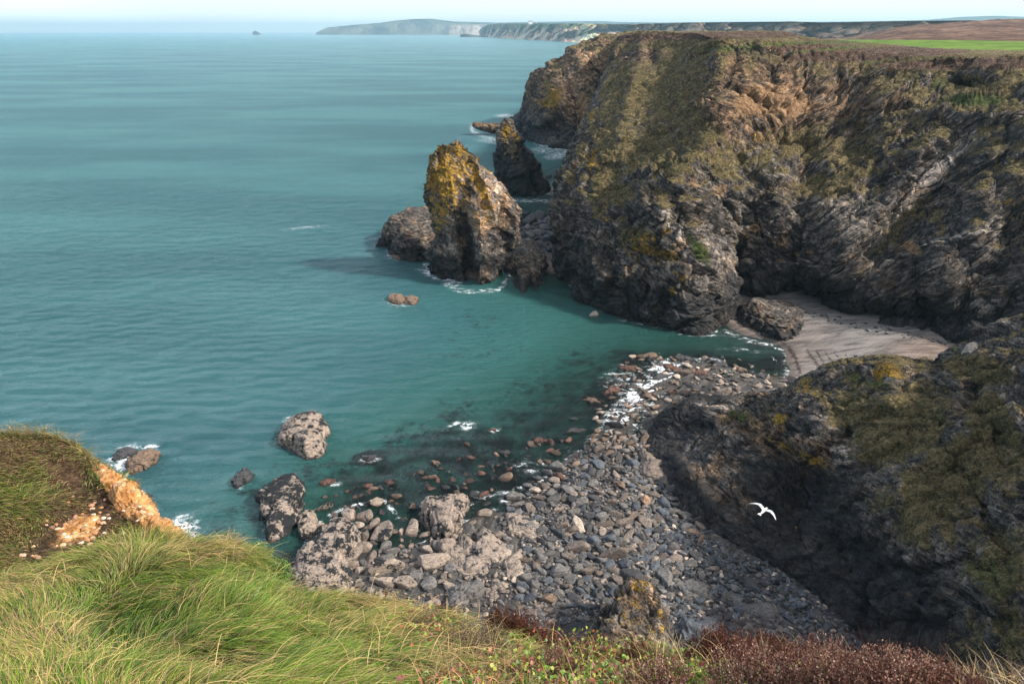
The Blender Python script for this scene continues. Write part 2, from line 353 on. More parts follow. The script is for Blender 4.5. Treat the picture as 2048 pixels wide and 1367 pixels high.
at_ = cliff_attrs(P, vlo=.36, vhi=.78, vegz=14, dark=(5, 12), heath=[(1400,72,260,7,1,1.),(1480,110,140,8,4,.45),(1750,108,200,13,3,.95),(1950,128,200,12,1,.95),(1600,95,120,8,3,.7),(1260,80,60,10,-10,.6),(1400,88,60,5,0,.5),(1330,110,80,14,-25,.4)],
 veg=[(1300,220,120,90,-50,.62),(1220,320,50,80,0,.6),(1450,310,120,50,-20,.6),(1320,300,60,46,-40,.8),(1240,380,40,20,-20,.8),(1400,250,90,34,-42,.75),(1440,330,60,30,-40,.7),(1600,280,110,50,0,.6),(1500,230,60,30,0,.45),(1650,370,80,30,0,.75),(1380,180,60,60,-50,.6),(1200,400,14,60,0,.55),(1300,130,50,40,-40,.55),(1720,300,60,70,-40,.6),
      (1480,86,400,16,1,.9),(1700,112,200,14,3,.9),(1800,130,330,15,2,.75),(1940,185,62,34,0,.95),(1320,72,150,10,0,.9),(1800,450,22,130,-42,.6),(1400,500,18,50,30,.7),(1270,475,40,30,0,.65),(1560,380,60,30,-20,.5),(1840,250,90,30,0,.5),(1590,500,20,20,0,.5),(1780,490,60,16,-30,.5),(1950,300,60,40,0,.45),(2020,350,40,60,0,.5),(1320,520,40,16,0,.5)],
 rock=[(1560,205,110,42,0,.8),(1290,250,50,30,0,.5),(1320,312,22,18,0,1),(1860,360,16,90,-42,1),(1700,440,70,60,0,.7),(1480,480,90,80,0,.7),(1850,560,120,90,0,.8),(1520,272,22,16,0,.9),(1270,100,60,30,0,.5)],
 ochre=[(1530,200,90,38,12,.75),(1480,130,60,34,0,.55),(1590,215,60,30,10,.7),(1650,175,80,30,0,.42),(1820,130,70,10,3,.6),(1440,380,22,16,0,.6),(1385,365,18,14,0,.6),(1510,455,12,9,0,.8),(1825,495,26,12,-30,.8),(1160,245,14,40,0,.5),(1700,130,90,16,0,.45),(1560,150,120,26,0,.45),(1500,92,60,8,0,.5),(1620,505,14,8,0,.6),(1560,520,12,8,0,.5),(1290,110,60,30,-20,.38),(1880,200,60,16,0,.3),(1400,470,14,10,0,.55)],
 lichen=[(1185,320,7,34,-15,.75),(1180,232,7,9,0,.8),(1310,500,50,14,-20,.62),(1290,480,30,20,0,.5),(1330,470,18,22,0,.5),(1365,555,26,10,-38,.6),(1515,275,14,10,-25,.7),(1270,505,24,14,0,.45),(2020,405,12,9,0,.6),(1990,330,20,10,0,.35),(1220,440,14,10,0,.4),(1345,580,14,7,-40,.5)],
 green=[(1395,500,16,44,32,.9),(1950,200,62,12,0,.9),(1880,170,22,16,0,.6),(1560,92,200,7,3,.75),(1640,100,120,6,3,.7),(1280,440,30,20,0,.5),(1250,470,30,20,0,.5),(1330,320,60,20,-40,.35),(1180,420,12,60,0,.55),(1540,330,60,16,0,.45),(1660,250,80,16,0,.4),(1800,120,120,6,5,.5),(1985,150,30,16,0,.3)],
 pale=[(1860,360,13,95,-42,1.5),(1440,540,60,60,20,.4),(1330,430,12,50,20,.9),(1370,620,60,26,0,.5),(1700,430,70,40,0,.3),(1370,490,16,50,25,.8),(1920,470,60,6,12,1.0)],
 warm=[(1540,200,160,80,0,.9),(1320,120,120,60,0,.5),(1700,190,160,70,0,.4)],
 wet=[(1300,600,130,36,-8,.62),(1600,575,110,36,-5,.95),(1800,625,170,36,-4,.95),(1950,640,110,60,0,1.0),(1150,500,26,70,0,.7),(2000,560,110,60,0,.55),(1130,430,9,90,0,.6),(1460,580,20,50,0,.8),(2010,440,90,60,0,.40)])  # wet rock at the foot, plus painted shade in the cave and crevice
VHD = at_['mask'][:, 0].reshape(P.shape[:2]); tag(mk('headland', P, quads(*P.shape[:2])[:, ::-1], M_CLIFF, at_), kind='structure')

# ---------------------------------------------------------------- the farther promontory
PC = [
 col((1080,241,z0),(1090,225,524),(1103,200,530),(1140,155,536),(1225,80,560)),
 col((1030,247,z0),(1050,226,500),(1066,192,492),(1085,155,497),(1190,79,530)),
 col((1052,268,z0),(1066,236,455),(1080,196,470),(1108,148,482),(1200,78,515)),
 col((1075,283,z0),(1085,246,432),(1098,200,446),(1130,140,466),(1212,77,500)),
 col((1112,292,z0),(1120,247,420),(1135,197,434),(1162,130,456),(1224,76,492)),
 col((1152,298,z0),(1158,250,412),(1172,197,428),(1196,126,448),(1250,75,480)),
 col((1200,305,z0),(1205,250,405),(1215,190,420),(1235,120,444),(1300,74,474)),
]
G = []
for i, c in enumerate(PC):
    foot = c[0] + np.array([0, -5, -5.]); top = c[-1]
    G.append([foot] + c + [top + np.array([14, 40, 1.5]), top + np.array([40, 160, 3.5])])
P, cu, cv = sheet(G, 1.6, 70)
P = push(P, [(1145,215,9,70,12,7),(1170,170,14,60,10,-6),(1120,190,16,50,20,-5),(1100,210,14,30,0,-4),(1170,240,14,26,0,8),(1150,120,14,40,30,-5),(1180,120,10,40,30,6),(1090,250,30,14,0,-4)])
amp = lin(np.array([.4, 1., 1., 1., 1., .4, .15, .1]), cv)[None, :]*np.ones((P.shape[0], 1))
P, _ = disp(P, amp*1.1, .55, off=31., flip=200.)
at_ = cliff_attrs(P, flip=200., vlo=.5, vhi=.9, dark=(6, 17),
 veg=[(1150,80,100,12,-20,.8),(1110,130,30,14,-50,.6),(1230,200,24,90,0,.5)],
 ochre=[(1165,215,16,34,0,.85),(1180,130,50,30,-20,.5),(1160,165,22,30,0,.4),(1210,85,60,10,0,.55)],
 lichen=[(1108,195,16,20,-20,.8),(1096,172,14,24,0,.5),(1095,210,24,7,-20,.8),(1120,180,14,10,0,.5)],
 pale=[(1140,180,26,40,20,1.0),(1100,282,60,10,5,.9),(1180,110,40,20,0,.5)], warm=[(1150,160,90,90,0,.9)], green=[(1085,160,14,30,20,.4)], wet=[(1090,240,60,24,0,.7)])
tag(mk('promontory', P, quads(*P.shape[:2])[:, ::-1], M_CLIFF, at_), kind='structure')

# ---------------------------------------------------------------- the near spur that closes the cove on the right
SCOLS = [
 col((1300,870,(-.8,)),(1312,850,(.3,)),(1325,835,(1.4,)),(1345,817,99.5)),
 col((1290,900,(-.3,)),(1325,880,(1.0,)),(1350,850,(2.2,)),(1385,805,99.)),
 col((1310,945,(.2,)),(1365,890,(2.2,)),(1395,850,(3.6,)),(1432,807,97.)),
 col((1348,990,(.5,)),(1410,930,81.),(1450,860,88.),(1480,797,95.)),
 col((1395,1048,(1.,)),(1460,980,75.),(1520,890,81.),(1550,790,92.)),
 col((1450,1086,(1.2,)),(1530,1010,71.),(1600,900,76.),(1622,765,88.)),
 col((1520,1120,(1.5,)),(1620,1040,67.),(1680,900,72.),(1692,744,86.)),
 col((1590,1165,(1.8,)),(1690,1060,61.5),(1750,910,68.),(1775,732,84.)),
 col((1650,1210,(2.,)),(1760,1090,57.),(1830,920,64.),(1860,736,83.)),
 col((1700,1265,(2.3,)),(1830,1130,52.),(1910,940,60.),(1942,698,80.)),
 col((1740,1320,(2.5,)),(1890,1180,47.),(1990,960,55.),(2035,664,78.)),
 col((1775,1400,(2.6,)),(1950,1250,41.),(2090,1000,49.),(2140,640,75.)),
 col((1800,1520,(2.7,)),(2010,1390,34.),(2200,1100,42.),(2300,640,70.)),
 col((1810,1680,(2.8,)),(2060,1600,27.),(2400,1250,34.),(2600,700,60.)),
]
G = []
for i, c in enumerate(SCOLS):
    foot = c[0] + np.array([-1, -.6, -3.]); top = c[-1]
    m = (c[1] + c[2])/2 + (c[2]-c[1])*0
    G.append([foot, c[0], c[1], c[2], (c[2] + c[3])/2 + np.array([0, 0, .1*i]), top, top + np.array([1.5, 2.5, -.5 - .10*i]), np.array([top[0] + 4, top[1] + 6 + i*.7, 1.5]), np.array([top[0] + 5, top[1] + 8 + i*.7, -3.])])
P, cu, cv = sheet(G, 2.2, 90)
P = push(P, [(1480,850,30,20,-35,1.2),(1500,820,14,50,55,1.0),(1600,990,60,60,0,4.5),(1700,1100,70,50,-40,3.5),(1540,890,60,18,-35,1.6),(1420,1000,16,60,40,-1.4),(1380,940,16,60,45,-1.0),(1590,880,40,14,-35,-1.2),(1640,880,30,30,0,-2.),(1700,870,30,40,0,1.6),
  (1800,800,60,40,-20,-2.),(1870,800,16,90,10,2.2),(1960,800,18,110,20,2.0),(1790,760,26,20,0,-1.5),(1800,980,40,60,40,-2.2),(1900,900,70,60,0,-2.),(1960,1000,30,120,30,2.0),(1880,1080,30,50,30,-2.),(2000,1180,30,80,30,2.),(1500,1050,40,16,-40,1.5),(1560,1110,50,16,-35,-1.),(1650,790,30,20,0,1.4),(1720,1180,40,60,30,1.5),(1980,720,60,18,0,-1.2),(1400,840,30,20,0,-.8)])
ra = np.array([.4, .45, .8, 1., .95, .75, .6, .6, .3]); ru = np.ones(P.shape[0])
amp = lin(ra, cv)[None, :]*np.interp(np.linspace(0, 1, P.shape[0]), [0, .2, .5, 1], [.65, .75, 1, 1.1])[:, None]
P, _ = disp(P, amp*.80, 1.35, off=60., flip=200.); PSP = P.copy()
at_ = cliff_attrs(P, flip=200., vlo=.50, vhi=.86, vegz=6, dark=(2.5, 9), 
 veg=[(1800,850,110,70,30,1.),(1900,960,110,70,50,1.),(1960,740,80,30,-10,.9),(1700,820,60,40,20,.8),(1850,1000,70,60,40,.8),(1990,880,60,110,20,.9),(1480,830,50,20,-10,.55),(2000,1130,80,90,0,.7),(1940,1270,60,70,0,.5),(1740,770,80,18,-8,.6),(1830,1060,40,50,40,.75),(2020,1260,40,90,0,.7),(1770,1000,50,30,30,.6)],
 rock=[(1640,885,50,36,-30,1.),(1620,830,30,50,30,.8),(1870,790,22,60,10,.9),(1940,900,26,80,25,.9),(1780,780,60,20,0,.7),(1720,920,40,30,-30,.8),(1990,790,36,80,10,.7),(1600,960,160,90,0,1.)],
 lichen=[(1778,740,26,14,-20,.9),(1758,748,10,12,0,.9),(1610,770,10,16,0,.7),(1630,788,8,14,0,.5),(1630,922,16,9,0,.95),(1560,838,14,14,0,.9),(1590,905,70,10,-28,.42),(1540,880,60,14,-35,.36),(1600,775,30,10,0,.4)],
 green=[(1520,815,50,16,-20,1.),(1470,830,46,14,-35,.8),(1570,900,70,14,-35,.6),(1740,760,60,12,-10,.6),(1700,800,30,20,0,.4),(1860,840,60,20,20,.35),(1640,900,30,8,0,.4),(1900,1000,100,40,40,.3),(1960,1160,90,60,20,.55),(1990,1290,60,60,0,.4)],
 warm=[(1560,890,120,40,-30,.5),(1430,980,60,90,40,.35)],
 pale=[(1400,930,26,80,40,.9),(1460,990,24,60,35,.8),(1500,1130,90,14,-35,.5),(1700,900,30,20,0,.7),(1990,830,26,60,0,.6),(1420,810,60,6,-10,1.0)],
 wet=[(1600,1000,150,90,-30,1.),(1700,1130,120,100,-40,1.),(1390,840,60,26,-15,1.),(1540,950,70,30,-30,.7),(1800,1220,110,110,0,1.),(1860,1300,120,90,0,1.0),(1640,940,60,20,0,.5),(1690,850,26,50,0,.5)])  # dark wet rock, with the shade of overhang and gully painted in
VSP = at_['mask'][:, 0].reshape(P.shape[:2]); tag(mk('spur', P, quads(*P.shape[:2])[:, ::-1], M_SPUR, at_), kind='structure')
# ---------------------------------------------------------------- ground of the cove and sea bed
GC = [(0,700,-9),(500,700,-9),(300,900,-9),(500,300,-12),(0,1000,-9),(400,1000,-6),(700,600,-9),(850,700,-7),(800,300,-12),(760,480,-7),(1000,225,-12),(1060,320,-4),(1100,310,-2.5),(0,300,-14),
 (900,620,-5),(1000,600,-3.6),(1080,580,-1.4),(1105,548,-.1),(1108,530,.9),(1105,500,1.4),(1090,450,1.2),(1112,440,.3),(1110,415,-.3),(1105,395,-.6),(1122,380,.8),(1120,362,-.5),(1090,335,-3),(1000,560,-2.5),(1020,540,-.8),
 (1200,645,-2.6),(1300,690,-1.9),(1400,690,-1.3),(1480,690,-.8),(1540,700,-.45),(1572,690,.15),(1594,720,.3),(1604,745,.35),(1560,752,-.2),(1500,742,-.4),(1440,722,-.4),(1350,712,-.4),(1465,640,.4),(1500,665,.3),
 (1640,640,2),(1700,680,2),(1850,680,3),(1950,720,3.5),(1700,740,1.2),(1450,800,.5),(1550,775,.5),(1400,765,.0),(1330,770,-.25),(1250,765,-.7),(1150,780,-1.4),(1050,800,-2.2),(900,800,-3.6),(950,880,-1.6),(1100,880,-.9),(1200,860,-.45),
 (1250,900,0.05),(1200,940,.15),(1120,930,-.2),(1000,950,-.8),(900,960,-1.),(800,940,-2),(700,940,-3),(640,1000,-3),(560,1150,-2),(700,1000,-1.),(800,1020,-.8),(950,1010,-.5),(1040,1010,0.05),(720,1080,-.3),(620,1130,.1),(800,1100,-.1),(900,1070,.1),(980,1060,.4),
 (1000,1100,.6),(1100,1000,.4),(1250,1000,.9),(1350,1050,1.0),(1200,1100,1.3),(1100,1200,1.5),(900,1200,1.2),(700,1200,1),(1300,1200,2),(1450,1150,2),(1550,1200,2.3),(1650,1260,2.6),(1500,1300,3),(1300,1300,2.8),(1000,1350,2.5),(800,1350,2),(1700,1367,3),(1400,1000,.6),(1370,980,.3)]
GC = np.array(GC, float); GP = Z(GC[:, 0], GC[:, 1], GC[:, 2])
gx = np.concatenate([GP[:, 0], [-400, -400, 300, 300, 0, 0, 160]]); gy = np.concatenate([GP[:, 1], [0, 900, 0, 900, 900, 10, 140]]); gz = np.concatenate([GC[:, 2], [-12, -14, 4, -8, -14, 3, 5]])
K = np.hypot(gx[:, None] - gx, gy[:, None] - gy); gw = np.linalg.solve(np.block([[K + np.eye(len(gx))*.15, np.ones((len(gx), 1))], [np.ones((1, len(gx))), np.zeros((1, 1))]]), np.append(gz, 0))
def ground0(x, y):
    x = np.asarray(x, float); s = x.shape; x = x.ravel(); y = np.asarray(y, float).ravel(); out = np.empty(len(x))
    for i in range(0, len(x), 60000):
        sl_ = slice(i, i + 60000); out[sl_] = np.hypot(x[sl_, None] - gx, y[sl_, None] - gy) @ gw[:-1] + gw[-1]
    return np.clip(out.reshape(s), -13, 5)
REEF = [(1010,1120,90,110,0,1.),(930,1110,60,60,0,.8),(1000,880,260,90,0,.7),(1200,830,160,110,0,.8),(1400,735,170,34,-5,.9),(1330,960,50,90,35,.7),(1500,1150,150,40,-35,.8),(800,960,200,40,0,.7),(1700,1270,110,70,-45,.8),(760,1150,200,40,0,.7),(1320,1210,90,40,-20,.7),(620,1110,70,80,0,.5),(1060,460,40,50,0,.7),(1280,760,90,70,0,.9)]
def ground(x, y, full=False):
    z = ground0(x, y); P = np.stack([x, y, z], -1); px, py, _ = proj(P)
    reef = patch(px, py, REEF)
    a = math.radians(38); u = x*math.cos(a) + y*math.sin(a); v = -x*math.sin(a) + y*math.cos(a)   # strata strike
    a2 = math.radians(-8); u2 = x*math.cos(a2) + y*math.sin(a2); v2 = -x*math.sin(a2) + y*math.cos(a2)
    wv = 1.5*pn(np.stack([x/7, y/7, 0*x], -1))
    left = sstep(1130, 1060, px)
    q1 = np.stack([(u2 + wv)/1.5, v2/9, 0*x], -1); q2 = np.stack([u/8, (v + wv)/1.6, 0*x + 7], -1)
    rr = left*ridged(q1, 3) + (1 - left)*ridged(q2, 3)
    sand = np.clip(patch(px, py, [(1730,690,230,70,-5,1.),(1500,640,70,30,-30,1.),(1110,515,17,42,0,1.),(1122,380,26,10,0,1.),(1620,740,60,60,0,1.),(1410,690,160,24,5,1.)])*1.4, 0, 1)
    z = z + reef*((.48 + .35*(1 - left))*rr - .05)*(1 - sand) + (.16*fbm(np.stack([x/2.6, y/2.6, 0*x], -1), 3))*(1 - .8*sand) + .05*sand*fbm(np.stack([x/9, y/9, 0*x], -1), 2)
    return (z, reef, sand, (u, v, u2, v2, left)) if full else z
ys = np.concatenate([np.linspace(26, 150, 430), np.geomspace(150.6, 900, 150)]); xs = np.concatenate([np.linspace(-420, -72, 30), np.linspace(-70, 110, 430), np.linspace(112, 300, 20)])
X, Y = np.meshgrid(xs, ys, indexing='ij'); Zg, reef, sand, (u, v, u2, v2, left) = ground(X, Y, True)
P = np.stack([X, Y, Zg], -1); px, py, _ = proj(P)
rc = np.stack([v2*.15, u2*1., Zg], -1); rc2 = np.stack([u*.15, v*1., Zg], -1)
kelp = np.zeros(px.shape)
for (x0, y0, x1, y1, wd) in [(1560,678,1578,696,4),(1578,696,1592,718,4.5),(1592,718,1600,744,4),(1614,700,1628,720,3),(1628,720,1646,750,3.5),(1632,700,1646,724,2),(1646,724,1656,744,2),(1650,704,1662,722,1.8),(1662,722,1666,742,1.8),(1668,702,1680,722,1.6),(1680,722,1682,742,1.6),(1600,754,1650,738,2.5),(1690,706,1698,726,1.5)]:
    t = np.clip(((px-x0)*(x1-x0) + (py-y0)*(y1-y0))/((x1-x0)**2 + (y1-y0)**2), 0, 1)
    kelp = np.maximum(kelp, np.exp(-(np.hypot(px - x0 - t*(x1-x0), py - y0 - t*(y1-y0))/(wd*1.35))**2))
pink = patch(px, py, [(1880,700,90,30,0,1.),(1110,520,30,70,0,1.),(1480,640,60,30,-30,.8),(1122,380,40,20,0,.8),(1560,690,90,60,0,.5)])
b = NB('cove_ground'); geo = b.n('NewGeometry').outputs['Position']; rcn = b.attr('rc').outputs['Vector']
mk_ = b.n('SeparateColor'); mA = b.attr('mask'); b.l(mA.outputs['Color'], mk_.inputs[0])
n1 = b.mix(b.mr(b.attr('rcb').outputs['Fac'], .2, .8), b.noise(b.attr('rc2').outputs['Vector'], 1.5, 9, .72, .3), b.noise(rcn, 1.5, 9, .72, .3)); n2 = b.noise(geo, 2.4, 8, .75); n3 = b.noise(geo, .35, 5, .6); n4 = b.noise(geo, 9, 4, .8)
rock = b.ramp(b.math('MULTIPLY_ADD', n2, .45, b.math('MULTIPLY', n1, .55)), [(.38, (.008, .009, .011)), (.46, (.035, .034, .035)), (.54, (.085, .078, .070)), (.62, (.17, .145, .12)), (.72, (.30, .26, .21))])
grit = b.ramp(b.math('MULTIPLY_ADD', n4, .6, b.math('MULTIPLY', n3, .4)), [(.40, (.014, .015, .018)), (.5, (.045, .045, .048)), (.60, (.12, .112, .105))])
col0 = b.mix(b.mr(mk_.outputs[0], .15, .5), grit, rock)
sn = b.noise(b.vscale(geo, (.10, .45, .3)), 1., 7, .62, 1.2)
sandc = b.ramp(sn, [(.38, (.095, .088, .085)), (.5, (.185, .170, .158)), (.62, (.27, .245, .225))])
sandc = b.mix(mk_.outputs[2], sandc, b.mix(1., sandc, (1.12, .90, .76), 'MULTIPLY'))
sandc = b.mix(b.mr(n4, .40, .62), b.mix(1., sandc, (.72, .72, .74), 'MULTIPLY'), sandc)
col0 = b.mix(mk_.outputs[1], col0, sandc)
kf = b.mr(b.math('MULTIPLY_ADD', b.math('SUBTRACT', b.noise(geo, 1.6, 7, .85), .5), 4.5, mA.outputs['Alpha']), .62, .8)
col0 = b.mix(kf, col0, (.040, .026, .022))
sxyz = b.n('SeparateXYZ'); b.l(geo, sxyz.inputs[0])
wetf = b.mr(b.math('MULTIPLY_ADD', b.math('SUBTRACT', n3, .5), .8, sxyz.outputs[2]), -.1, .55, 1., 0.)
col0 = b.mix(wetf, col0, b.mix(1., col0, (.5, .48, .46), 'MULTIPLY'))
b.bsdf(col0, b.math('MULTIPLY_ADD', wetf, -.35, .9), b.bump(b.math('MULTIPLY_ADD', n2, .5, n1), .35, .9), .4)
M_GROUND = b.m
tag(mk('cove_floor', P, quads(*P.shape[:2]), M_GROUND, {'rc': rc.reshape(-1, 3), 'rc2': rc2.reshape(-1, 3), 'rcb': left.ravel(), 'mask': np.stack([reef, sand, pink, kelp], -1).reshape(-1, 4)}), kind='structure')

# ---------------------------------------------------------------- sea
b = NB('sea_water'); geo = b.n('NewGeometry').outputs['Position']
dp = b.attr('depth').outputs['Fac']; fo = b.attr('foam').outputs['Fac']; sh = b.attr('shoal').outputs['Fac']
w1 = b.noise(b.vscale(geo, (.30, .85, .3)), 1., 6, .70, .4); w2 = b.noise(b.vscale(geo, (1.1, 2.6, 1.)), 1., 4, .65, .3); w3 = b.noise(b.vscale(geo, (.02, .055, .05)), 1., 5, .6)
hh = b.math('MULTIPLY_ADD', w2, .55, w1); hh = b.math('MULTIPLY_ADD', w3, 1.0, hh)
nrm = b.bump(hh, 6.5, 1.)
big = b.noise(b.vscale(geo, (.004, .012, .01)), 1., 5, .6)
deep = b.mix(b.mr(big, .38, .62), (.048, .182, .208), (.088, .285, .300))
wcol = b.mix(b.mr(dp, .5, 7.), (.060, .235, .190), deep)
shn = b.mr(b.math('MULTIPLY_ADD', b.math('SUBTRACT', b.noise(geo, .34, 8, .72), .5), 2.4, sh), .25, .95); wcol = b.mix(b.math('MULTIPLY', shn, b.mr(sh, .05, .3)), wcol, (.024, .030, .030))
alp = b.mr(dp, .0, 3.4, .12, 1., False)
df = b.n('BsdfDiffuse'); b.set(df.inputs[0], wcol); b.l(nrm, df.inputs['Normal'])
tr = b.n('BsdfTransparent'); tr.inputs[0].default_value = (.62, .80, .80, 1)
m1 = b.n('MixShader'); b.l(alp, m1.inputs[0]); b.l(tr.outputs[0], m1.inputs[1]); b.l(df.outputs[0], m1.inputs[2])
gl = b.n('BsdfGlossy'); gl.inputs['Roughness'].default_value = .12; b.l(nrm, gl.inputs['Normal']); gl.inputs[0].default_value = (.86, .95, 1., 1)
fr = b.n('Fresnel'); fr.inputs[0].default_value = 1.60; n_soft = b.bump(hh, 3.6, 1.); b.l(n_soft, fr.inputs['Normal'])
m2 = b.n('MixShader'); b.l(b.math('MINIMUM', fr.outputs[0], .80), m2.inputs[0]); b.l(m1.outputs[0], m2.inputs[1]); b.l(gl.outputs[0], m2.inputs[2])
fn = b.noise(geo, .62, 9, .74, 1.1); fn2 = b.noise(b.vscale(geo, (.5, .9, .5)), 1., 3, .5)
rid = b.math('ABSOLUTE', b.math('SUBTRACT', fn, .5))                      # foam laces
ff = b.math('MULTIPLY', b.mr(b.math('MULTIPLY_ADD', rid, -8., b.math('MULTIPLY_ADD', fo, .76, b.math('MULTIPLY', b.math('SUBTRACT', fn2, .5), 2.2))), .0, .8), b.mr(fo, .08, .45))
fd = b.n('BsdfDiffuse'); fd.inputs[0].default_value = (.80, .84, .86, 1)
m3 = b.n('MixShader'); b.l(ff, m3.inputs[0]); b.l(m2.outputs[0], m3.inputs[1]); b.l(fd.outputs[0], m3.inputs[2])
b.l(m3.outputs[0], b.out.inputs[0]); M_SEA = b.m
ys = np.concatenate([np.linspace(24, 150, 330), np.geomspace(150.8, 700, 150), np.geomspace(710, 31000, 60)])
us = np.concatenate([-np.geomspace(1.1, .95, 4), np.linspace(-.92, .95, 460), [1.0, 1.3]])
Yg = ys[None, :]*np.ones((len(us), 1)); Xg = us[:, None]*(Yg*1.15 + 14)
gz_ = np.where((Yg < 700), ground(Xg, np.minimum(Yg, 890)), -14.)
# waves heap a little: real relief close in
swell = .06*pn(np.stack([Xg/5, Yg/2.2, 0*Xg], -1)) + .05*pn(np.stack([Xg/11, Yg/4.5, 0*Xg + 3], -1))
P = np.stack([Xg, Yg, swell*(Yg < 600)], -1); px, py, _ = proj(P)
foam = np.maximum(0, 1 - np.abs(gz_ - .0)/.16)*.42
foam = np.maximum(foam, patch(px, py, [(1335,740,34,20,-10,1.1),(1310,765,40,22,45,1.),(1275,795,42,24,40,1.1),(1235,835,36,22,30,.9),(1222,875,14,26,-25,.95),(1210,905,26,16,20,.75),(1180,925,60,18,10,.5),(1260,870,40,50,0,.42),(1380,725,70,10,5,.55),(1470,745,40,8,-10,.4),
 (926,850,26,9,0,.8),(990,858,12,8,0,.6),(245,925,20,26,35,1.0),(290,893,34,9,0,.6),(225,925,20,10,0,.5),(480,970,12,10,0,.5),(735,918,26,9,0,.42),(665,965,18,8,0,.55),(600,832,40,7,15,.55),(645,870,10,24,0,.5),(870,548,34,9,-15,.8),(900,560,24,8,-20,.8),(800,512,30,8,0,.7),(775,478,8,30,0,.6),(800,603,34,10,0,.6),
 (1105,385,26,8,0,.5),(1120,310,34,8,10,.7),(1090,300,30,8,0,.6),(1012,232,20,4,0,.8),(985,285,40,4,-10,.5),(1130,365,26,7,0,.7),(1022,530,7,22,15,.9),(960,428,20,5,0,.6),(1145,345,10,30,0,.4),(1180,590,60,6,-28,.55),(1300,646,60,5,-6,.6),(1400,668,50,5,-2,.6),(1020,1000,24,12,0,.4),(1135,975,50,14,10,.4),(370,1055,26,22,0,.95),(1490,700,60,5,-6,.35),(610,455,50,4,5,.4),(960,990,40,10,0,.35),(1100,1010,24,20,0,.3),(1060,930,40,16,0,.4),(1240,760,40,30,0,.4),(1190,600,10,4,0,.4)]))
for seg in [[(1126,546),(1150,577),(1200,609),(1250,634),(1300,649),(1350,656),(1400,667),(1432,660)],[(850,524),(872,556),(915,582),(960,583),(1000,579),(1018,552)],[(1000,398),(1050,402),(1095,402)],[(1026,250),(1052,272),(1080,290),(1120,299),(1160,302)],[(776,498),(800,513),(840,514),(866,502)],[(943,250),(946,264),(975,276),(1000,282)],[(558,885),(585,898),(612,905),(640,896)],[(528,1050),(530,1078),(552,1070),(590,1012)],[(1450,662),(1500,682),(1550,692),(1575,708),(1598,742)],[(600,1108),(640,1040),(700,1012),(770,1000),(800,1040),(870,1040)],[(930,1010),(1000,985),(1050,972),(1120,940),(1180,925)]]:
    for (xa, ya), (xb, yb) in zip(seg[:-1], seg[1:]):
        t = np.clip(((px-xa)*(xb-xa) + (py-ya)*(yb-ya))/((xb-xa)**2 + (yb-ya)**2), 0, 1); foam = np.maximum(foam, .62*np.exp(-(np.hypot(px - xa - t*(xb-xa), (py - ya - t*(yb-ya))*1.3)/6.)**2))
shoal = patch(px, py, [(1100,850,120,60,0,.5),(1230,800,70,50,0,.75),(1270,720,60,22,-10,.6),(930,905,190,60,0,.6),(860,990,200,40,0,.5),(650,945,120,30,0,.35),(1120,790,120,50,0,.4),(1180,740,90,50,0,.35),(910,830,50,50,0,.35),(800,935,120,30,0,.5),(740,915,44,14,10,.9),(570,1130,80,60,0,.35),(1545,728,34,14,-5,.95),(1520,690,30,8,-5,.6),(1420,720,90,16,-4,.7),(560,965,60,18,0,.35),(960,640,60,26,0,.25),(750,960,160,30,0,.5),(480,1040,80,50,0,.35),(400,1100,90,60,0,.4),(1050,960,160,40,0,.6),(700,1010,100,20,0,.4),(1350,760,120,40,0,.6),(950,700,110,60,0,.2),(500,985,50,12,0,.4)])
tag(mk('sea', P, quads(*P.shape[:2]), M_SEA, {'depth': np.clip(-gz_.ravel(), 0, 20), 'foam': foam.ravel(), 'shoal': np.clip(shoal*1.45, 0, 1).ravel()}), kind='structure')

# ---------------------------------------------------------------- land behind: heath, field, distant cliffs and hills
def ridge(name, top, base, Y, depth, mat, nu=260, nv=26, k=1., amp=1., attrs=None, back=1.5, sd_=0.):
    """a line of cliffs: skyline and waterline outlines, each with its own distance, receding into real land"""
    top = np.array(top, float); base = np.array(base, float); pxs = np.linspace(top[0, 0], top[-1, 0], nu)
    ty = np.interp(pxs, top[:, 0], top[:, 1]); by = np.interp(pxs, base[:, 0], base[:, 1]); Yb = np.interp(pxs, [q[0] for q in Y], [q[1] for q in Y])
    B = V(pxs, by, Yb); B[:, 2] = -2; T = V(pxs, ty, Yb + depth)
    s = np.linspace(0, 1, nv)[None, :, None]; Pm = B[:, None]*(1 - s) + T[:, None]*s
    Pm[..., 2] = B[:, None, 2] + (T[:, None, 2] - B[:, None, 2])*s[..., 0]**.8
    q = np.stack([Pm[..., 0]/(170*k), Pm[..., 1]/(170*k)*.4, Pm[..., 2]/(260*k) + sd_], -1)
    g = ridged(q, 4, .55) ; Pm[..., 1] += (g*.9 - .2)*amp*depth*.5*np.sin(np.pi*np.clip(s[..., 0], 0, 1))**.6*2
    R1 = T + np.array([0, depth*back, 0.]); R1[:, 2] = T[:, 2]; R2 = R1 + np.array([0, depth*4, 0]); R2[:, 2] = 0
    Pm = np.concatenate([Pm, R1[:, None], R2[:, None]], 1)
    return tag(mk(name, Pm, quads(*Pm.shape[:2])[:, ::-1], mat), kind='structure')
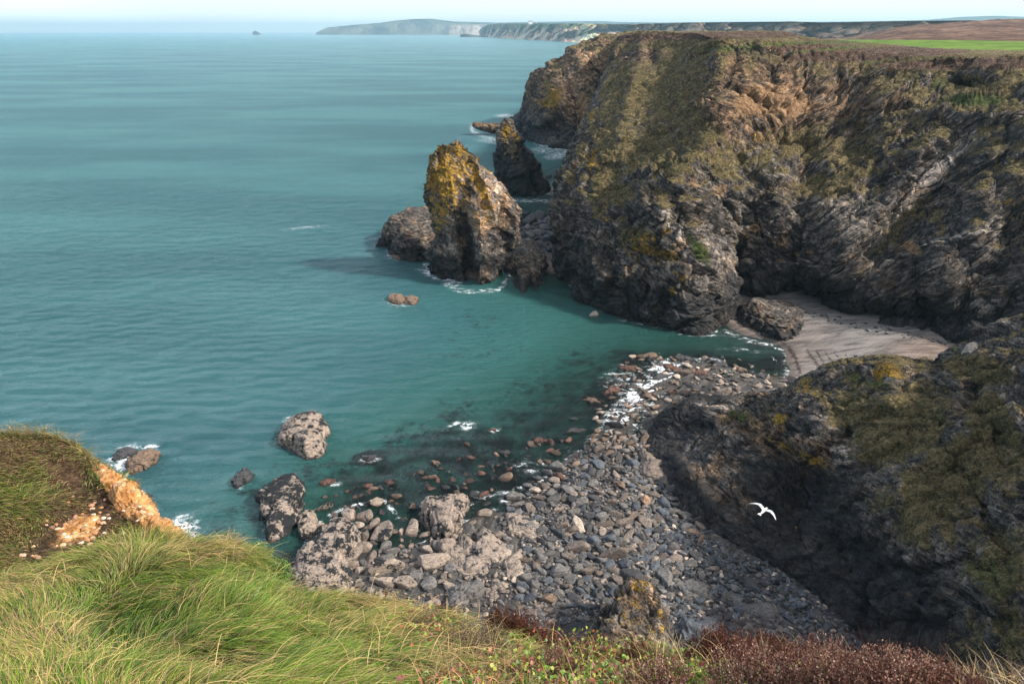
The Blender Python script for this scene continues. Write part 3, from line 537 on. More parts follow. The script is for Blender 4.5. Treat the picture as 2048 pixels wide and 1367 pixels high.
def far_mat(name, cliffc, topc, dark, sc, zlo, zhi, greens=None):
    b = NB(name); geo = b.n('NewGeometry'); pos = geo.outputs['Position']; s3 = b.n('SeparateXYZ'); b.l(geo.outputs['Normal'], s3.inputs[0]); p3 = b.n('SeparateXYZ'); b.l(pos, p3.inputs[0])
    n1 = b.noise(b.vscale(pos, (sc, sc*.5, sc*.45)), 1., 9, .68, .6); n2 = b.noise(b.vscale(pos, (sc*.22,)*3), 1., 4, .6)
    n2b = b.noise(b.vscale(pos, (sc*.5, sc*.3, sc*.15)), 1., 4, .55); c = b.ramp(b.math('MULTIPLY_ADD', n2b, .6, b.math('MULTIPLY', n1, .4)), [(.42, dark), (.465, tuple(.5*(a_+b_) for a_, b_ in zip(dark, cliffc))), (.50, cliffc), (.60, tuple(min(.6, x*1.7) for x in cliffc))])  # dark noise patches paint shaded faces into the cliff colour
    tn = b.mix(b.mr(n2, .42, .58), topc, greens or topc)
    f = b.mr(b.math('MULTIPLY_ADD', n1, (zhi-zlo)*.8, p3.outputs[2]), zlo + (zhi-zlo)*.4, zhi + (zhi-zlo)*.4)
    b.bsdf(b.mix(f, c, tn), .95, None, .1); return b.m
MF1 = far_mat('far_cliff_tan', (.52, .36, .24), (.38, .27, .13), (.05, .06, .06), .011, 68, 96, (.19, .24, .08))
MF2 = far_mat('far_cliff_brown', (.40, .25, .16), (.28, .17, .11), (.05, .042, .038), .03, 66, 80, (.10, .075, .04))
MF3 = far_mat('far_headland', (.085, .085, .06), (.07, .075, .045), (.02, .026, .022), .006, 160, 230, (.05, .07, .03))
ridge('far_headland', [(632,65.5),(640,62),(655,55),(700,51),(760,46),(795,41),(830,38.5),(862,38),(880,40),(905,43.5),(950,44.5),(1000,46),(1060,47),(1120,47)], [(632,68.),(1120,68.)], [(632,13600),(1120,13600)], 500, MF3, 300, 22, 3.4, .5)
ridge('far_cliffs', [(958,62.),(966,54),(975,50),(1000,47.5),(1080,47.2),(1160,47.5),(1240,48.6),(1300,48),(1400,47.6)], [(958,66.4),(1000,74),(1060,77.5),(1130,81),(1200,83),(1400,84)], [(958,9000),(1000,7000),(1060,5500),(1130,4500),(1200,4000),(1400,3800)], 420, MF1, 700, 54, 1.0, 1.7, sd_=3.)
ridge('cream_cliffs', [(898,52.5),(905,50.),(935,49.6),(962,49),(980,50)], [(898,67.5),(980,67.5)], [(898,12500),(980,12500)], 250, far_mat('pale_cliff', (.22, .18, .15), (.12, .12, .06), (.2, .16, .12), .008, 130, 180), 60, 10, 1.2, .5)
ridge('brown_cliffs', [(1270,50),(1290,47.6),(1330,47),(1380,45.4),(1450,44.5),(1560,43.8),(1580,43.2),(1640,45.2),(1700,44.6),(1760,43.4),(1820,42.4),(1884,41.6),(1940,41.2),(1990,43),(2040,50)], [(1270,75),(1350,80),(1820,120),(2040,120)], [(1270,2900),(1400,2500),(1600,2000),(1820,1700),(2040,1600)], 130, MF2, 700, 54, .30, 2.2)
ridge('inland_hills', [(960,46.5),(1040,44.8),(1100,43.8),(1160,42.8),(1200,42.6),(1240,44.5),(1320,45.5),(1400,44.9),(1560,44.9),(1700,43.5),(1860,40.5),(1920,38),(1990,32),(2048,34),(2200,30),(2500,34)], [(960,58),(2500,58)], [(960,14000),(1700,12000),(2500,9000)], 600, MF3, 300, 10, 4., .3)
# the heath beyond the headland: one sheet with the bright field in it
hx = np.linspace(1560, 2600, 260); rowsY = np.array([250, 300, 360, 430, 520, 640, 760, 900, 1150, 1500, 2000])
def hpy(px_, Yv):
    sky_ = np.interp(px_, [1180,1560,1640,1700,1738,1789,1884,1960,1994,2048,2200,2600], [80,84,82,76,69,55,46,41,38.5,37,35,34])
    pf = np.interp(Yv, [250, 300, 360, 430, 520, 640, 760, 900, 1150, 1500, 2000], [0., .12, .3, .5, .62, .70, .78, .88, 1., 1., 1.])
    near = np.interp(px_, [1180,1300,1500,1640,1760,1900,2048,2300,2600], [82,82,86,94,108,122,130,140,150])
    return near*(1 - pf) + sky_*pf
HXg, HYg = np.meshgrid(hx, rowsY, indexing='ij'); PH = V(HXg, hpy(HXg, HYg), HYg)
PH[:, 9, 2] = PH[:, 8, 2] - 2; PH[:, 10, 2] = PH[:, 8, 2] - 25
PH = np.swapaxes(cr(np.swapaxes(PH, 0, 1), [14]*10), 0, 1)
PH[..., 2] += fbm(PH/np.array([20, 20, 20.]), 4)*1.6*np.clip(PH[..., 1]/500, .35, 1.5) - .9
b = NB('heath'); geo = b.n('NewGeometry').outputs['Position']; n1 = b.noise(b.vscale(geo, (.06, .06, .06)), 1., 9, .72); n2 = b.noise(b.vscale(geo, (.012, .012, .01)), 1., 5, .6)
hc = b.ramp(b.math('MULTIPLY_ADD', n1, .65, b.math('MULTIPLY', n2, .35)), [(.36, (.022, .015, .012)), (.46, (.075, .042, .030)), (.54, (.14, .08, .055)), (.64, (.24, .16, .11))])
gcl = b.ramp(b.noise(b.vscale(geo, (.02, .2, .1)), 1., 6, .6), [(.35, (.060, .115, .014)), (.5, (.10, .17, .025)), (.65, (.15, .21, .045))])
b.bsdf(b.mix(b.mr(b.attr('field').outputs['Fac'], .45, .55), hc, gcl), .95, b.bump(n1, 2.5, .8), .1); M_HEATH = b.m
px, py, _ = proj(PH)
up = np.interp(px, [1668,1690,1760,1900,2048,2600], [79,79.5,80,80.5,83,90]); lo = np.interp(px, [1668,1700,1760,1830,1900,1980,2048,2600], [79.5,84,91,99,105,110,114,124])
fld = (sstep(-1.2, 1.2, py - up)*sstep(-1.2, 1.2, lo - py)*(px > 1668)).ravel()
PH[..., 2] -= 0
tag(mk('heathland', PH, quads(*PH.shape[:2])[:, ::-1], M_HEATH, {'field': fld}), kind='structure')

# ---------------------------------------------------------------- sea stacks and outlined rocks
def loft(rows, Yc, br, nth=150, spans=12, base=-4.):
    """rows (py, left, right) from the foot to the top; closed rings"""
    R = np.array([r[:3] for r in rows], float); yc = np.array([(r[3] if len(r) > 3 else Yc) for r in rows], float)
    c = V((R[:, 1] + R[:, 2])/2, R[:, 0], yc); _, _, dep = proj(c); a = (R[:, 2] - R[:, 1])/2/F*dep
    c = np.concatenate([c[:1] + [[0, 0, base - c[0, 2]]], c]); a = np.concatenate([a[:1]*1.08, a])
    c = np.concatenate([c, c[-1:] + [[0, 0, .3]]]); a = np.append(a, .05)
    Q = cr(np.concatenate([c, a[:, None]], 1), [spans]*(len(a) - 1)); th = np.linspace(.5*np.pi, 2.5*np.pi, nth)[:, None]
    ex = .85; cs, sn = np.cos(th), np.sin(th); cs = np.sign(cs)*np.abs(cs)**ex; sn = np.sign(sn)*np.abs(sn)**ex
    rr = np.maximum(Q[:, 3], .03)[None]; b_ = br(Q[:, 2])[None] if callable(br) else br*rr
    return np.stack([Q[None, :, 0] + rr*cs, Q[None, :, 1] + b_*sn, Q[None, :, 2] + 0*th], -1)
def stack(name, P, mat, label, cat, k=1., amp=1., off=0., group=None, pushes=(), flip=90., **pt):
    P = push(P, pushes)
    edge = np.ones(P.shape[:2]); edge[:, -6:] *= np.linspace(1, .2, 6)
    end = np.minimum(np.linspace(0, 1, P.shape[0]), np.linspace(1, 0, P.shape[0]))*30; 
    n = normals(P); 
    Q = np.concatenate([P[-4:-1], P, P[1:4]]); A = np.concatenate([edge[-4:-1], edge, edge[1:4]])
    Q, _ = disp(Q, A*amp, k, off, flip); P = Q[3:-3]; P[-1] = P[0]
    at_ = cliff_attrs(P, flip=flip, **pt)
    return tag(mk(name, P, quads(*P.shape[:2]), mat, at_), label, cat, group)
P = loft([(540,858,1008),(505,852,1034),(470,864,1046),(440,856,1046),(400,848,1034),(365,846,1010),(340,848,986),(315,853,955),(298,862,938),(288,878,930),(281,900,924)], 178., .62, 260, 16)
stack('sea_stack', P, M_STACK, 'tall rocky sea stack with a face covered in yellow lichen', 'sea stack', 1.5, .85, 3., flip=140.,
  pushes=[(960,500,24,90,0,-6),(905,520,24,70,0,-2),(932,500,7,90,8,5),(885,380,40,90,0,-2.),(950,350,10,80,20,1.5),(990,420,14,80,20,-2.),(1015,470,14,60,0,3),(965,560,40,22,0,-3),(1000,540,16,30,0,-2)],
  vlo=.8, vhi=1.2, dark=(3, 11), 
  lichen=[(888,355,46,70,5,.70),(880,425,22,40,0,.56),(930,330,30,40,0,.48),(960,370,10,50,25,.8),(975,410,12,40,20,.6),(915,300,30,16,0,.6),(950,430,40,10,-30,.45),(985,345,30,6,-30,.5),(925,400,24,30,0,.45)],
  pale=[(990,390,26,50,20,1.),(950,440,40,30,30,.7),(960,560,44,18,0,1.3),(920,360,8,40,15,.6),(905,480,20,40,20,.5),(930,500,40,60,0,.3)], warm=[(960,560,50,24,0,.4),(960,400,60,70,0,.3)],
  wet=[(935,470,12,70,8,.9),(900,470,50,30,0,.6),(1010,430,24,50,0,.5),(940,530,70,20,0,.4)])  # the narrow first patch paints the shade of the cleft
P = loft([(400,1000,1098),(378,996,1094),(350,995,1084),(322,996,1066),(292,998,1044),(268,1001,1030),(254,1006,1022),(246,1010,1019)], 280., .55, 170, 14)
stack('sea_stack', P, M_STACK, 'dark pointed sea stack standing behind the lichen covered stack', 'sea stack', 1.5, .9, 17., flip=0.,
  pushes=[(1040,360,14,50,20,-4),(1065,370,8,50,20,4)], vlo=.6, vhi=1.1, vegz=14, dark=(14, 26), lichen=[(1014,262,12,18,0,.7),(1030,275,14,10,-40,.5)], veg=[(1025,300,24,30,0,.5)], wet=[(1045,360,60,60,0,.75)])
P = loft([(271,1000,1034),(262,960,1034),(254,946,1030),(248,944,1014),(245,946,966)], 450., .5, 110, 8)
stack('rock_ledge', P, M_STACK, 'long low dark rock ledge reaching into the sea behind the pointed stack', 'rock', 1.6, .6, 51., vlo=2, vhi=3, dark=(0, 5.), warm=[(980,260,60,30,0,.7)])
# ---------------------------------------------------------------- loose rocks
def ico(n):
    t = (1 + 5**.5)/2; v = [(-1,t,0),(1,t,0),(-1,-t,0),(1,-t,0),(0,-1,t),(0,1,t),(0,-1,-t),(0,1,-t),(t,0,-1),(t,0,1),(-t,0,-1),(-t,0,1)]
    f = [(0,11,5),(0,5,1),(0,1,7),(0,7,10),(0,10,11),(1,5,9),(5,11,4),(11,10,2),(10,7,6),(7,1,8),(3,9,4),(3,4,2),(3,2,6),(3,6,8),(3,8,9),(4,9,5),(2,4,11),(6,2,10),(8,6,7),(9,8,1)]
    v = [np.array(q, float)/np.linalg.norm(q) for q in v]
    for _ in range(n):
        c = {}; g = []
        def mid(a, b_):
            k = (min(a, b_), max(a, b_))
            if k not in c: m = v[a] + v[b_]; v.append(m/np.linalg.norm(m)); c[k] = len(v) - 1
            return c[k]
        for a, b_, d in f:
            x, y, z = mid(a, b_), mid(b_, d), mid(d, a); g += [(a, x, z), (b_, y, x), (d, z, y), (x, y, z)]
        f = g
    return np.array(v), np.array(f)
ICO = {n: ico(n) for n in (1, 2, 3, 4, 5)}
def stone_shape(seed, n, soft=22., rough=.045):
    """unit stone: random planes cut from a ball, edges worn, then pitted"""
    r = np.random.default_rng(seed); d, f = ICO[n]; k = r.integers(9, 15)
    N = r.normal(size=(k, 3)); N /= np.linalg.norm(N, axis=1)[:, None]; h = r.uniform(.55, 1.0, k)
    q = np.maximum(d @ N.T, 1e-3)/h; q = (np.sum(np.maximum(q, 0)**soft, 1) + .8**soft)**(1/soft)
    P = d/q[:, None]; P = P*(1 + rough*fbm(P*2.2 + seed*3.1, 3)[:, None]*1.6 + (rough*.5*ridged(P*4.5 + seed, 2)[:, None] if n > 2 else 0))
    P -= P.mean(0); return P/np.array([np.ptp(P[:, 0])/2, np.ptp(P[:, 1])/2, np.ptp(P[:, 2])/2]), f
def stone_mat(name, colf):
    b = NB(name); tcn = b.n('TexCoord'); geo = b.n('NewGeometry').outputs['Position']; ob = tcn.outputs['Object']
    base = colf(b); rnd = b.n('ObjectInfo').outputs['Random']
    n1 = b.noise(geo, 3.6, 8, .75); n2 = b.noise(b.vscale(geo, (1.2, 1.8, 7.5)), 1., 6, .68, 1.2); n3 = b.noise(geo, .75, 4, .6)
    v = b.math('MULTIPLY_ADD', n2, .5, b.math('MULTIPLY', n1, .5))
    c = b.mix(b.mr(v, .36, .62), b.mix(1., base, (.38, .39, .42), 'MULTIPLY'), b.mix(1., base, (1.45, 1.36, 1.25), 'MULTIPLY'))
    mus = b.mr(b.math('MULTIPLY_ADD', n1, .55, b.math('MULTIPLY_ADD', b.attr('mussel').outputs['Fac'], .30, b.math('MULTIPLY', n3, .75))), .775, .80)
    c = b.mix(mus, c, (.010, .012, .014))
    oy = b.mr(b.math('MULTIPLY_ADD', b.attr('lich').outputs['Fac'], .6, n1), .85, .95); c = b.mix(oy, c, (.38, .21, .02))
    s3 = b.n('SeparateXYZ'); b.l(geo, s3.inputs[0])
    wet = b.mr(b.math('MULTIPLY_ADD', b.math('SUBTRACT', n3, .5), .7, s3.outputs[2]), .0, .45, 1., 0.)
    c = b.mix(wet, c, b.mix(1., c, (.30, .25, .25), 'MULTIPLY'))
    b.bsdf(c, b.math('MULTIPLY_ADD', wet, -.4, .85), b.bump(b.math('MULTIPLY_ADD', n2, .8, n1), .16, .9), .35); return b.m
M_STONE = stone_mat('stone', lambda b: b.n('ObjectInfo').outputs['Color'])
M_PEB = stone_mat('stone_field', lambda b: b.attr('tint').outputs['Color'])
TAN, WARM, GREY, BLUE, DARK, PALE, RUST, BRN, ORNG = (.27,.225,.19), (.165,.137,.118), (.128,.125,.124), (.085,.098,.118), (.06,.062,.068), (.40,.34,.28), (.12,.065,.05), (.16,.115,.085), (.40,.25,.16)  # BLUE and DARK also carry painted shadow in the lower right stones
def unit_(v): return v/(np.linalg.norm(v, axis=-1)[..., None] + 1e-9)
def outline_rock(name, poly, h, colr, label, group=None, mussel=0., n=5, lich=0., seed=1, z=0., strat=0., lean=0., amp=1., cliff=0):
    """a rock with its own plan outline and height, seen outline given at half height"""
    poly = np.array(poly, float); W = Z(poly[:, 0], poly[:, 1], z + h*.35); c = W.mean(0); q = W - c
    ang = np.arctan2(q[:, 1], q[:, 0]); rad = np.hypot(q[:, 0], q[:, 1]); o = np.argsort(ang); ang, rad = ang[o], rad[o]
    ang = np.concatenate([ang - 2*np.pi, ang, ang + 2*np.pi]); rad = np.tile(rad, 3)
    d, f = ICO[n]; th = np.arctan2(d[:, 1], d[:, 0]); R = np.interp(th, ang, rad); ch = np.hypot(d[:, 0], d[:, 1])**.55
    up = np.sign(d[:, 2])*np.abs(d[:, 2])**.75
    P = np.stack([R*ch*np.cos(th), R*ch*np.sin(th), up*np.where(up > 0, h, h*.7 + .8)], -1)
    rs = np.random.default_rng(seed + 900); kN = rs.normal(size=(16, 3)); kN[:, 2] = np.abs(kN[:, 2]); kN /= np.linalg.norm(kN, axis=1)[:, None]; kh = rs.uniform(.72, 1.05, 16)
    dl = unit_(P/np.array([rad.mean(), rad.mean(), h])); qq = (np.sum((np.maximum(dl @ kN.T, 0)/kh)**12, 1) + .9**12)**(1/12.); P = P*(1.04/qq)[:, None]
    P[:, 2] += lean*P[:, 0]*np.clip(up + .3, 0, 1)
    Wp = P + c; s = float(rad.mean()); nn = P/(np.linalg.norm(P, axis=1)[:, None] + 1e-6)
    v, e = cell(Wp*np.array([.9, .9, .9])*(1.6/max(s, .6))**.6, seed*7.7)
    v2, e2 = cell(Wp*np.array([2.6, 2.6, 2.2])*(1.6/max(s, .6))**.5, seed*3.3)
    dd = .26*v - .12*(1 - sstep(0, .12, e)) + .09*v2 - .05*(1 - sstep(0, .12, e2)) + .14*fbm(Wp*.8 + seed, 3) + .05*fbm(Wp*3, 3)
    if strat: dd += strat*ridged(np.stack([Wp[:, 0]*2.2, Wp[:, 1]*.35, Wp[:, 2]*.8 + seed], -1), 2)
    if cliff:
        rw = fold(Wp, flip=200.)*np.array([4.5, 4.5, 1.]); v, e = cell(rw*.45, seed*1.7); v3, e3 = cell(rw*1.2, seed*2.9)
        dd = .9*v - .35*(1 - sstep(0, .14, e)) + .32*v3 - .14*(1 - sstep(0, .14, e3)) + .25*fbm(Wp*.5 + seed, 3) + .10*ridged(rw*np.array([.7, .7, 1.6]), 2); s = 2.3
    Wp = Wp + nn*(dd*amp*min(1.4, s*.45 + .3))[:, None]; Wp[:, 2] -= h*.35 - .0; c0 = np.array([c[0], c[1], z])
    if cliff:
        zt = Wp[:, 2]; o1 = np.zeros(len(Wp)); wt = 1 - sstep(cliff, cliff + 3, zt); tp = sstep(.55, 1., (zt - zt.min())/np.ptp(zt))
        at_ = {'rc': fold(Wp, flip=200.), 'mask': np.stack([o1, lich*tp, o1, np.maximum(wt, mussel)], -1), 'mask2': np.stack([o1, o1 + .1, o1 + .08, o1], -1)}
        o_ = mk(name, Wp - c0, f, M_SPUR, at_); o_.location = c0; return tag(o_, label, 'rock', group)
    o_ = mk(name, Wp - c0, f, M_STONE, {'mussel': np.full(len(Wp), mussel), 'lich': np.full(len(Wp), lich)}); o_.location = c0; o_.color = (*colr, 1)
    tag(o_, label, 'rock', group); return o_
outline_rock('shore_rock', [(776,478),(782,450),(800,436),(830,426),(866,424),(878,460),(870,498),(840,510),(800,508),(780,496)], 8.0, BRN, 'broad dark rock in the sea against the left foot of the lichen covered stack', seed=41, z=0, amp=1.1, cliff=2.5, mussel=.42)
outline_rock('slab_rock', [(1036,486),(1062,480),(1082,500),(1086,520),(1078,540),(1062,556),(1066,572),(1048,574),(1036,564),(1034,540),(1034,510)], 2.6, GREY, 'striated rock slab between the lichen covered stack and the sand strip', seed=42, z=.3, amp=.8, cliff=.1, mussel=.15)
outline_rock('slab_rock', [(1462,606),(1490,598),(1540,600),(1580,612),(1600,640),(1608,658),(1588,671),(1560,668),(1515,652),(1475,632)], 3.0, DARK, 'large dark striated rock lying on the sand at the foot of the headland', seed=43, z=.5, amp=.75, cliff=1., mussel=.42)
outline_rock('sea_rock', [(558,862),(572,845),(600,834),(630,830),(643,842),(642,868),(636,893),(612,902),(585,895),(560,884)], 2.6, TAN, 'large pale barnacled rock standing alone in the sea off the grassy bank', mussel=.35, seed=2, z=.3, lean=.12)
outline_rock('sea_rock', [(535,965),(556,948),(590,941),(606,955),(602,985),(588,1010),(575,1045),(550,1068),(530,1077),(526,1050),(530,1010)], 2.2, TAN, 'long pale rock with black patches lying in the sea below the grassy bank', mussel=.62, seed=3, z=.3, strat=.1)
outline_rock('sea_rock', [(254,930),(268,908),(290,899),(312,902),(317,912),(300,930),(275,942),(256,945)], 1.4, BRN, 'brown rock washed by white surf near the left cliff', seed=4, z=.0, mussel=.2)
outline_rock('sea_rock', [(228,910),(242,900),(262,898),(272,903),(250,913),(232,918)], .6, DARK, 'low dark rock beside the surf, left of the brown rock', seed=5, z=-.1)
outline_rock('sea_rock', [(472,955),(482,942),(500,938),(507,944),(500,958),(486,964),(474,972)], 1.0, DARK, 'small dark rock breaking the surface left of the long pale rock', seed=6, z=-.1, mussel=.2)
outline_rock('sea_rock', [(778,598),(785,590),(800,590),(806,596),(800,604),(784,605)], .9, BRN, 'left one of two low brown rocks in front of the big sea stack', seed=7, z=0)
outline_rock('sea_rock', [(804,598),(812,592),(832,593),(838,599),(830,606),(810,605)], .7, BRN, 'right one of two low brown rocks in front of the big sea stack', seed=8, z=0)
outline_rock('sea_rock', [(1181,628),(1187,624),(1196,626),(1197,631),(1187,632)], .7, PALE, 'small pale rock in the green water off the headland', seed=9, z=0, n=4)
outline_rock('sea_rock', [(790,515),(795,509),(806,510),(807,517),(796,519)], .8, BRN, 'small round rock in front of the rounded shore rock', seed=10, z=0, n=4)
outline_rock('sea_rock', [(640,965),(650,958),(664,957),(666,963),(652,969)], .35, RUST, 'small reddish rock awash right of the long pale rock', seed=11, z=-.05, n=4)
outline_rock('sea_rock', [(284,996),(292,988),(302,992),(300,1000),(288,1003)], .5, DARK, 'little dark rock in the sea just above the orange cliff edge', seed=12, z=-.05, n=4)
outline_rock('crag', [(838,1005),(850,990),(880,994),(905,984),(922,993),(928,1014),(918,1030),(914,1055),(895,1075),(870,1070),(858,1045),(842,1028)], 1.9, TAN, 'broad pale crag with a black mussel patch at the edge of the water', mussel=.30, seed=13, z=.3, strat=.18)
outline_rock('crag', [(590,1150),(600,1110),(625,1080),(650,1055),(672,1040),(700,1045),(714,1058),(708,1085),(690,1115),(700,1150),(690,1185),(640,1195),(600,1180)], 2.6, TAN, 'massive pale crag with black mussel patches behind the grassy bank', mussel=.42, seed=14, z=.2, strat=.12, lean=-.05)
outline_rock('crag', [(602,1062),(600,1045),(612,1028),(626,1026),(628,1045),(622,1070),(608,1074)], 1.3, TAN, 'narrow upright rock at the seaward corner of the massive pale crag', mussel=.3, seed=15, z=.1)
outline_rock('crag', [(1712,733),(1722,714),(1734,713),(1746,728),(1753,735),(1740,738),(1722,737)], 2., DARK, 'dark triangular rock lying alone on the grey sand', seed=16, z=1.3, n=4)
outline_rock('crag', [(1193,1290),(1190,1240),(1212,1226),(1236,1222),(1250,1190),(1272,1196),(1290,1206),(1310,1214),(1330,1240),(1336,1290),(1330,1330),(1200,1330)], 4.6, DARK, 'tall jagged pinnacle with orange lichen rising behind the heather', seed=17, z=3., lich=.36, mussel=.30, amp=.8, cliff=1.)
outline_rock('crag', [(1935,697),(1948,690),(1962,692),(1955,702),(1940,706)], .9, PALE, 'pale boulder perched on the crest of the near spur', seed=18, z=22.6, n=4, amp=.6)
outline_rock('slab', [(1455,1190),(1500,1205),(1560,1232),(1582,1245),(1570,1252),(1520,1236),(1470,1216)], .7, GREY, 'long pale slab crossing the dark stones below the heather', seed=20, z=2.3, strat=.12, n=4)
outline_rock('slab', [(1340,1172),(1370,1160),(1420,1180),(1450,1200),(1430,1208),(1380,1200),(1345,1188)], .9, GREY, 'wide grey slab with pale veins left of the long pale slab', seed=21, z=1.7, strat=.12, n=4)
outline_rock('slab', [(1350,1262),(1380,1235),(1430,1240),(1455,1265),(1440,1290),(1390,1300),(1355,1290)], 1.3, BLUE, 'broad blue grey slab right behind the heather beside the pinnacle', seed=22, z=2.4, strat=.2, n=5)
outline_rock('slab', [(893,1185),(925,1168),(960,1165),(964,1175),(935,1195),(905,1210),(893,1205)], 1.2, GREY, 'flat grey table rock above the red heather tips', seed=23, z=1.2, strat=.1, n=5, lean=.1)
outline_rock('slab', [(1012,1140),(1022,1110),(1035,1105),(1040,1130),(1046,1160),(1030,1175),(1016,1165)], 1., TAN, 'upright ribbed rock among black stones in the middle of the cove', seed=24, z=.6, strat=.3, n=4)
for i, (x0, y0, x1, y1, wd, hh) in enumerate([(925,1070,975,1200,13,.9),(968,1060,1010,1170,15,1.),(1010,1020,1075,1090,11,.8),(985,1150,1020,1235,12,1.),(935,1110,950,1160,9,.7),(1040,1040,1085,1085,8,.6),(905,1085,930,1150,10,.7)]):
    dx, dy = x1 - x0, y1 - y0; L = math.hypot(dx, dy); nx, ny = -dy/L*wd, dx/L*wd
    nm = ['leftmost long rib', 'broadest rib in the middle', 'upper right rib slanting from the water', 'lowest rib running down to the heather', 'short rib between two longer ones', 'short far right rib', 'rib directly under the broad pale crag'][i]
    outline_rock('rock_rib', [(x0, y0), (x0+dx*.25+nx, y0+dy*.25+ny), (x0+dx*.7+nx*.9, y0+dy*.7+ny*.9), (x1, y1), (x0+dx*.7-nx*.9, y0+dy*.7-ny*.9), (x0+dx*.2-nx, y0+dy*.2-ny)], hh, TAN, 'ribbed grey tan bedrock, ' + nm, 'upturned rock ribs in the cove', .22, 4, 0, 30 + i, .35, .28)
for i, (x0, y0, x1, y1, wd, hh, cc) in enumerate([(1300,1168,1440,1226,8,.7,GREY),(1420,1160,1560,1222,7,.6,BLUE),(1450,1100,1560,1165,8,.9,DARK),(1400,1235,1520,1300,8,.7,BLUE),(1560,1180,1660,1262,7,.8,DARK),(1590,1240,1690,1330,8,.8,BLUE),(1285,905,1345,985,9,1.,WARM),(1262,925,1310,975,7,.6,GREY),(1110,1060,1190,1085,7,.6,WARM),(1060,1150,1130,1180,7,.6,GREY),(1330,1250,1420,1290,8,.7,GREY),(1180,1215,1260,1235,6,.6,BLUE)]):
    dx, dy = x1 - x0, y1 - y0; L = math.hypot(dx, dy); nx, ny = -dy/L*wd, dx/L*wd
    outline_rock('rock_rib', [(x0, y0), (x0+dx*.2+nx, y0+dy*.2+ny), (x0+dx*.75+nx*.9, y0+dy*.75+ny*.9), (x1, y1), (x0+dx*.7-nx*.9, y0+dy*.7-ny*.9), (x0+dx*.25-nx, y0+dy*.25-ny)], hh, cc, 'long low bedrock ledge slanting down to the right ' + ('at the foot of the near spur' if x0 > 1440 or y0 < 1000 else 'between the boulders of the cove'), 'bedrock ledges ' + ('at the foot of the near spur' if x0 > 1440 or y0 < 1000 else 'between the boulders'), 0, 4, 0, 90 + i, .3, .3)
for i, (x, y, w_, h_, a_) in enumerate([(1300,712,60,8,-8),(1370,716,50,8,-14),(1345,735,44,9,-20),(1440,728,46,8,-22),(1480,738,40,7,-28),(1520,752,44,7,-20),(1400,745,50,9,-15),(1320,752,30,10,10),(1295,790,36,12,-30),(1340,800,34,10,-20),(1260,735,40,8,5),(1390,775,40,9,-20),(1180,800,40,7,-5),(1150,860,36,8,5),(1080,880,40,7,-5),(740,915,26,7,10),(870,925,24,6,-5),(1010,905,30,6,0),(1225,780,34,9,20),(1300,830,26,14,-40)]):
    ca, sa = math.cos(math.radians(a_)), -math.sin(math.radians(a_)); th = np.linspace(0, 2*np.pi, 11)[:-1] + .3*i; rr = 1 + .3*np.sin(3*th + i) + .2*np.sin(5*th + 2*i)
    pl = [(x + ca*w_/2*math.cos(t)*r - sa*h_/2*math.sin(t)*r, y + sa*w_/2*math.cos(t)*r + ca*h_/2*math.sin(t)*r) for t, r in zip(th, rr)]
    outline_rock('reef_ledge', pl, .45, (BRN, DARK, RUST, DARK)[i % 4], 'low weed covered reef ledge barely above the water %s' % ('beside the surf' if x > 1190 else 'out in the shallows of the bay'), 'low reef ledges ' + ('beside the surf' if x > 1190 else 'out in the shallows'), .2, 4, 0, 60 + i, -.12 if x < 1190 else 0., .1, 0, .5)
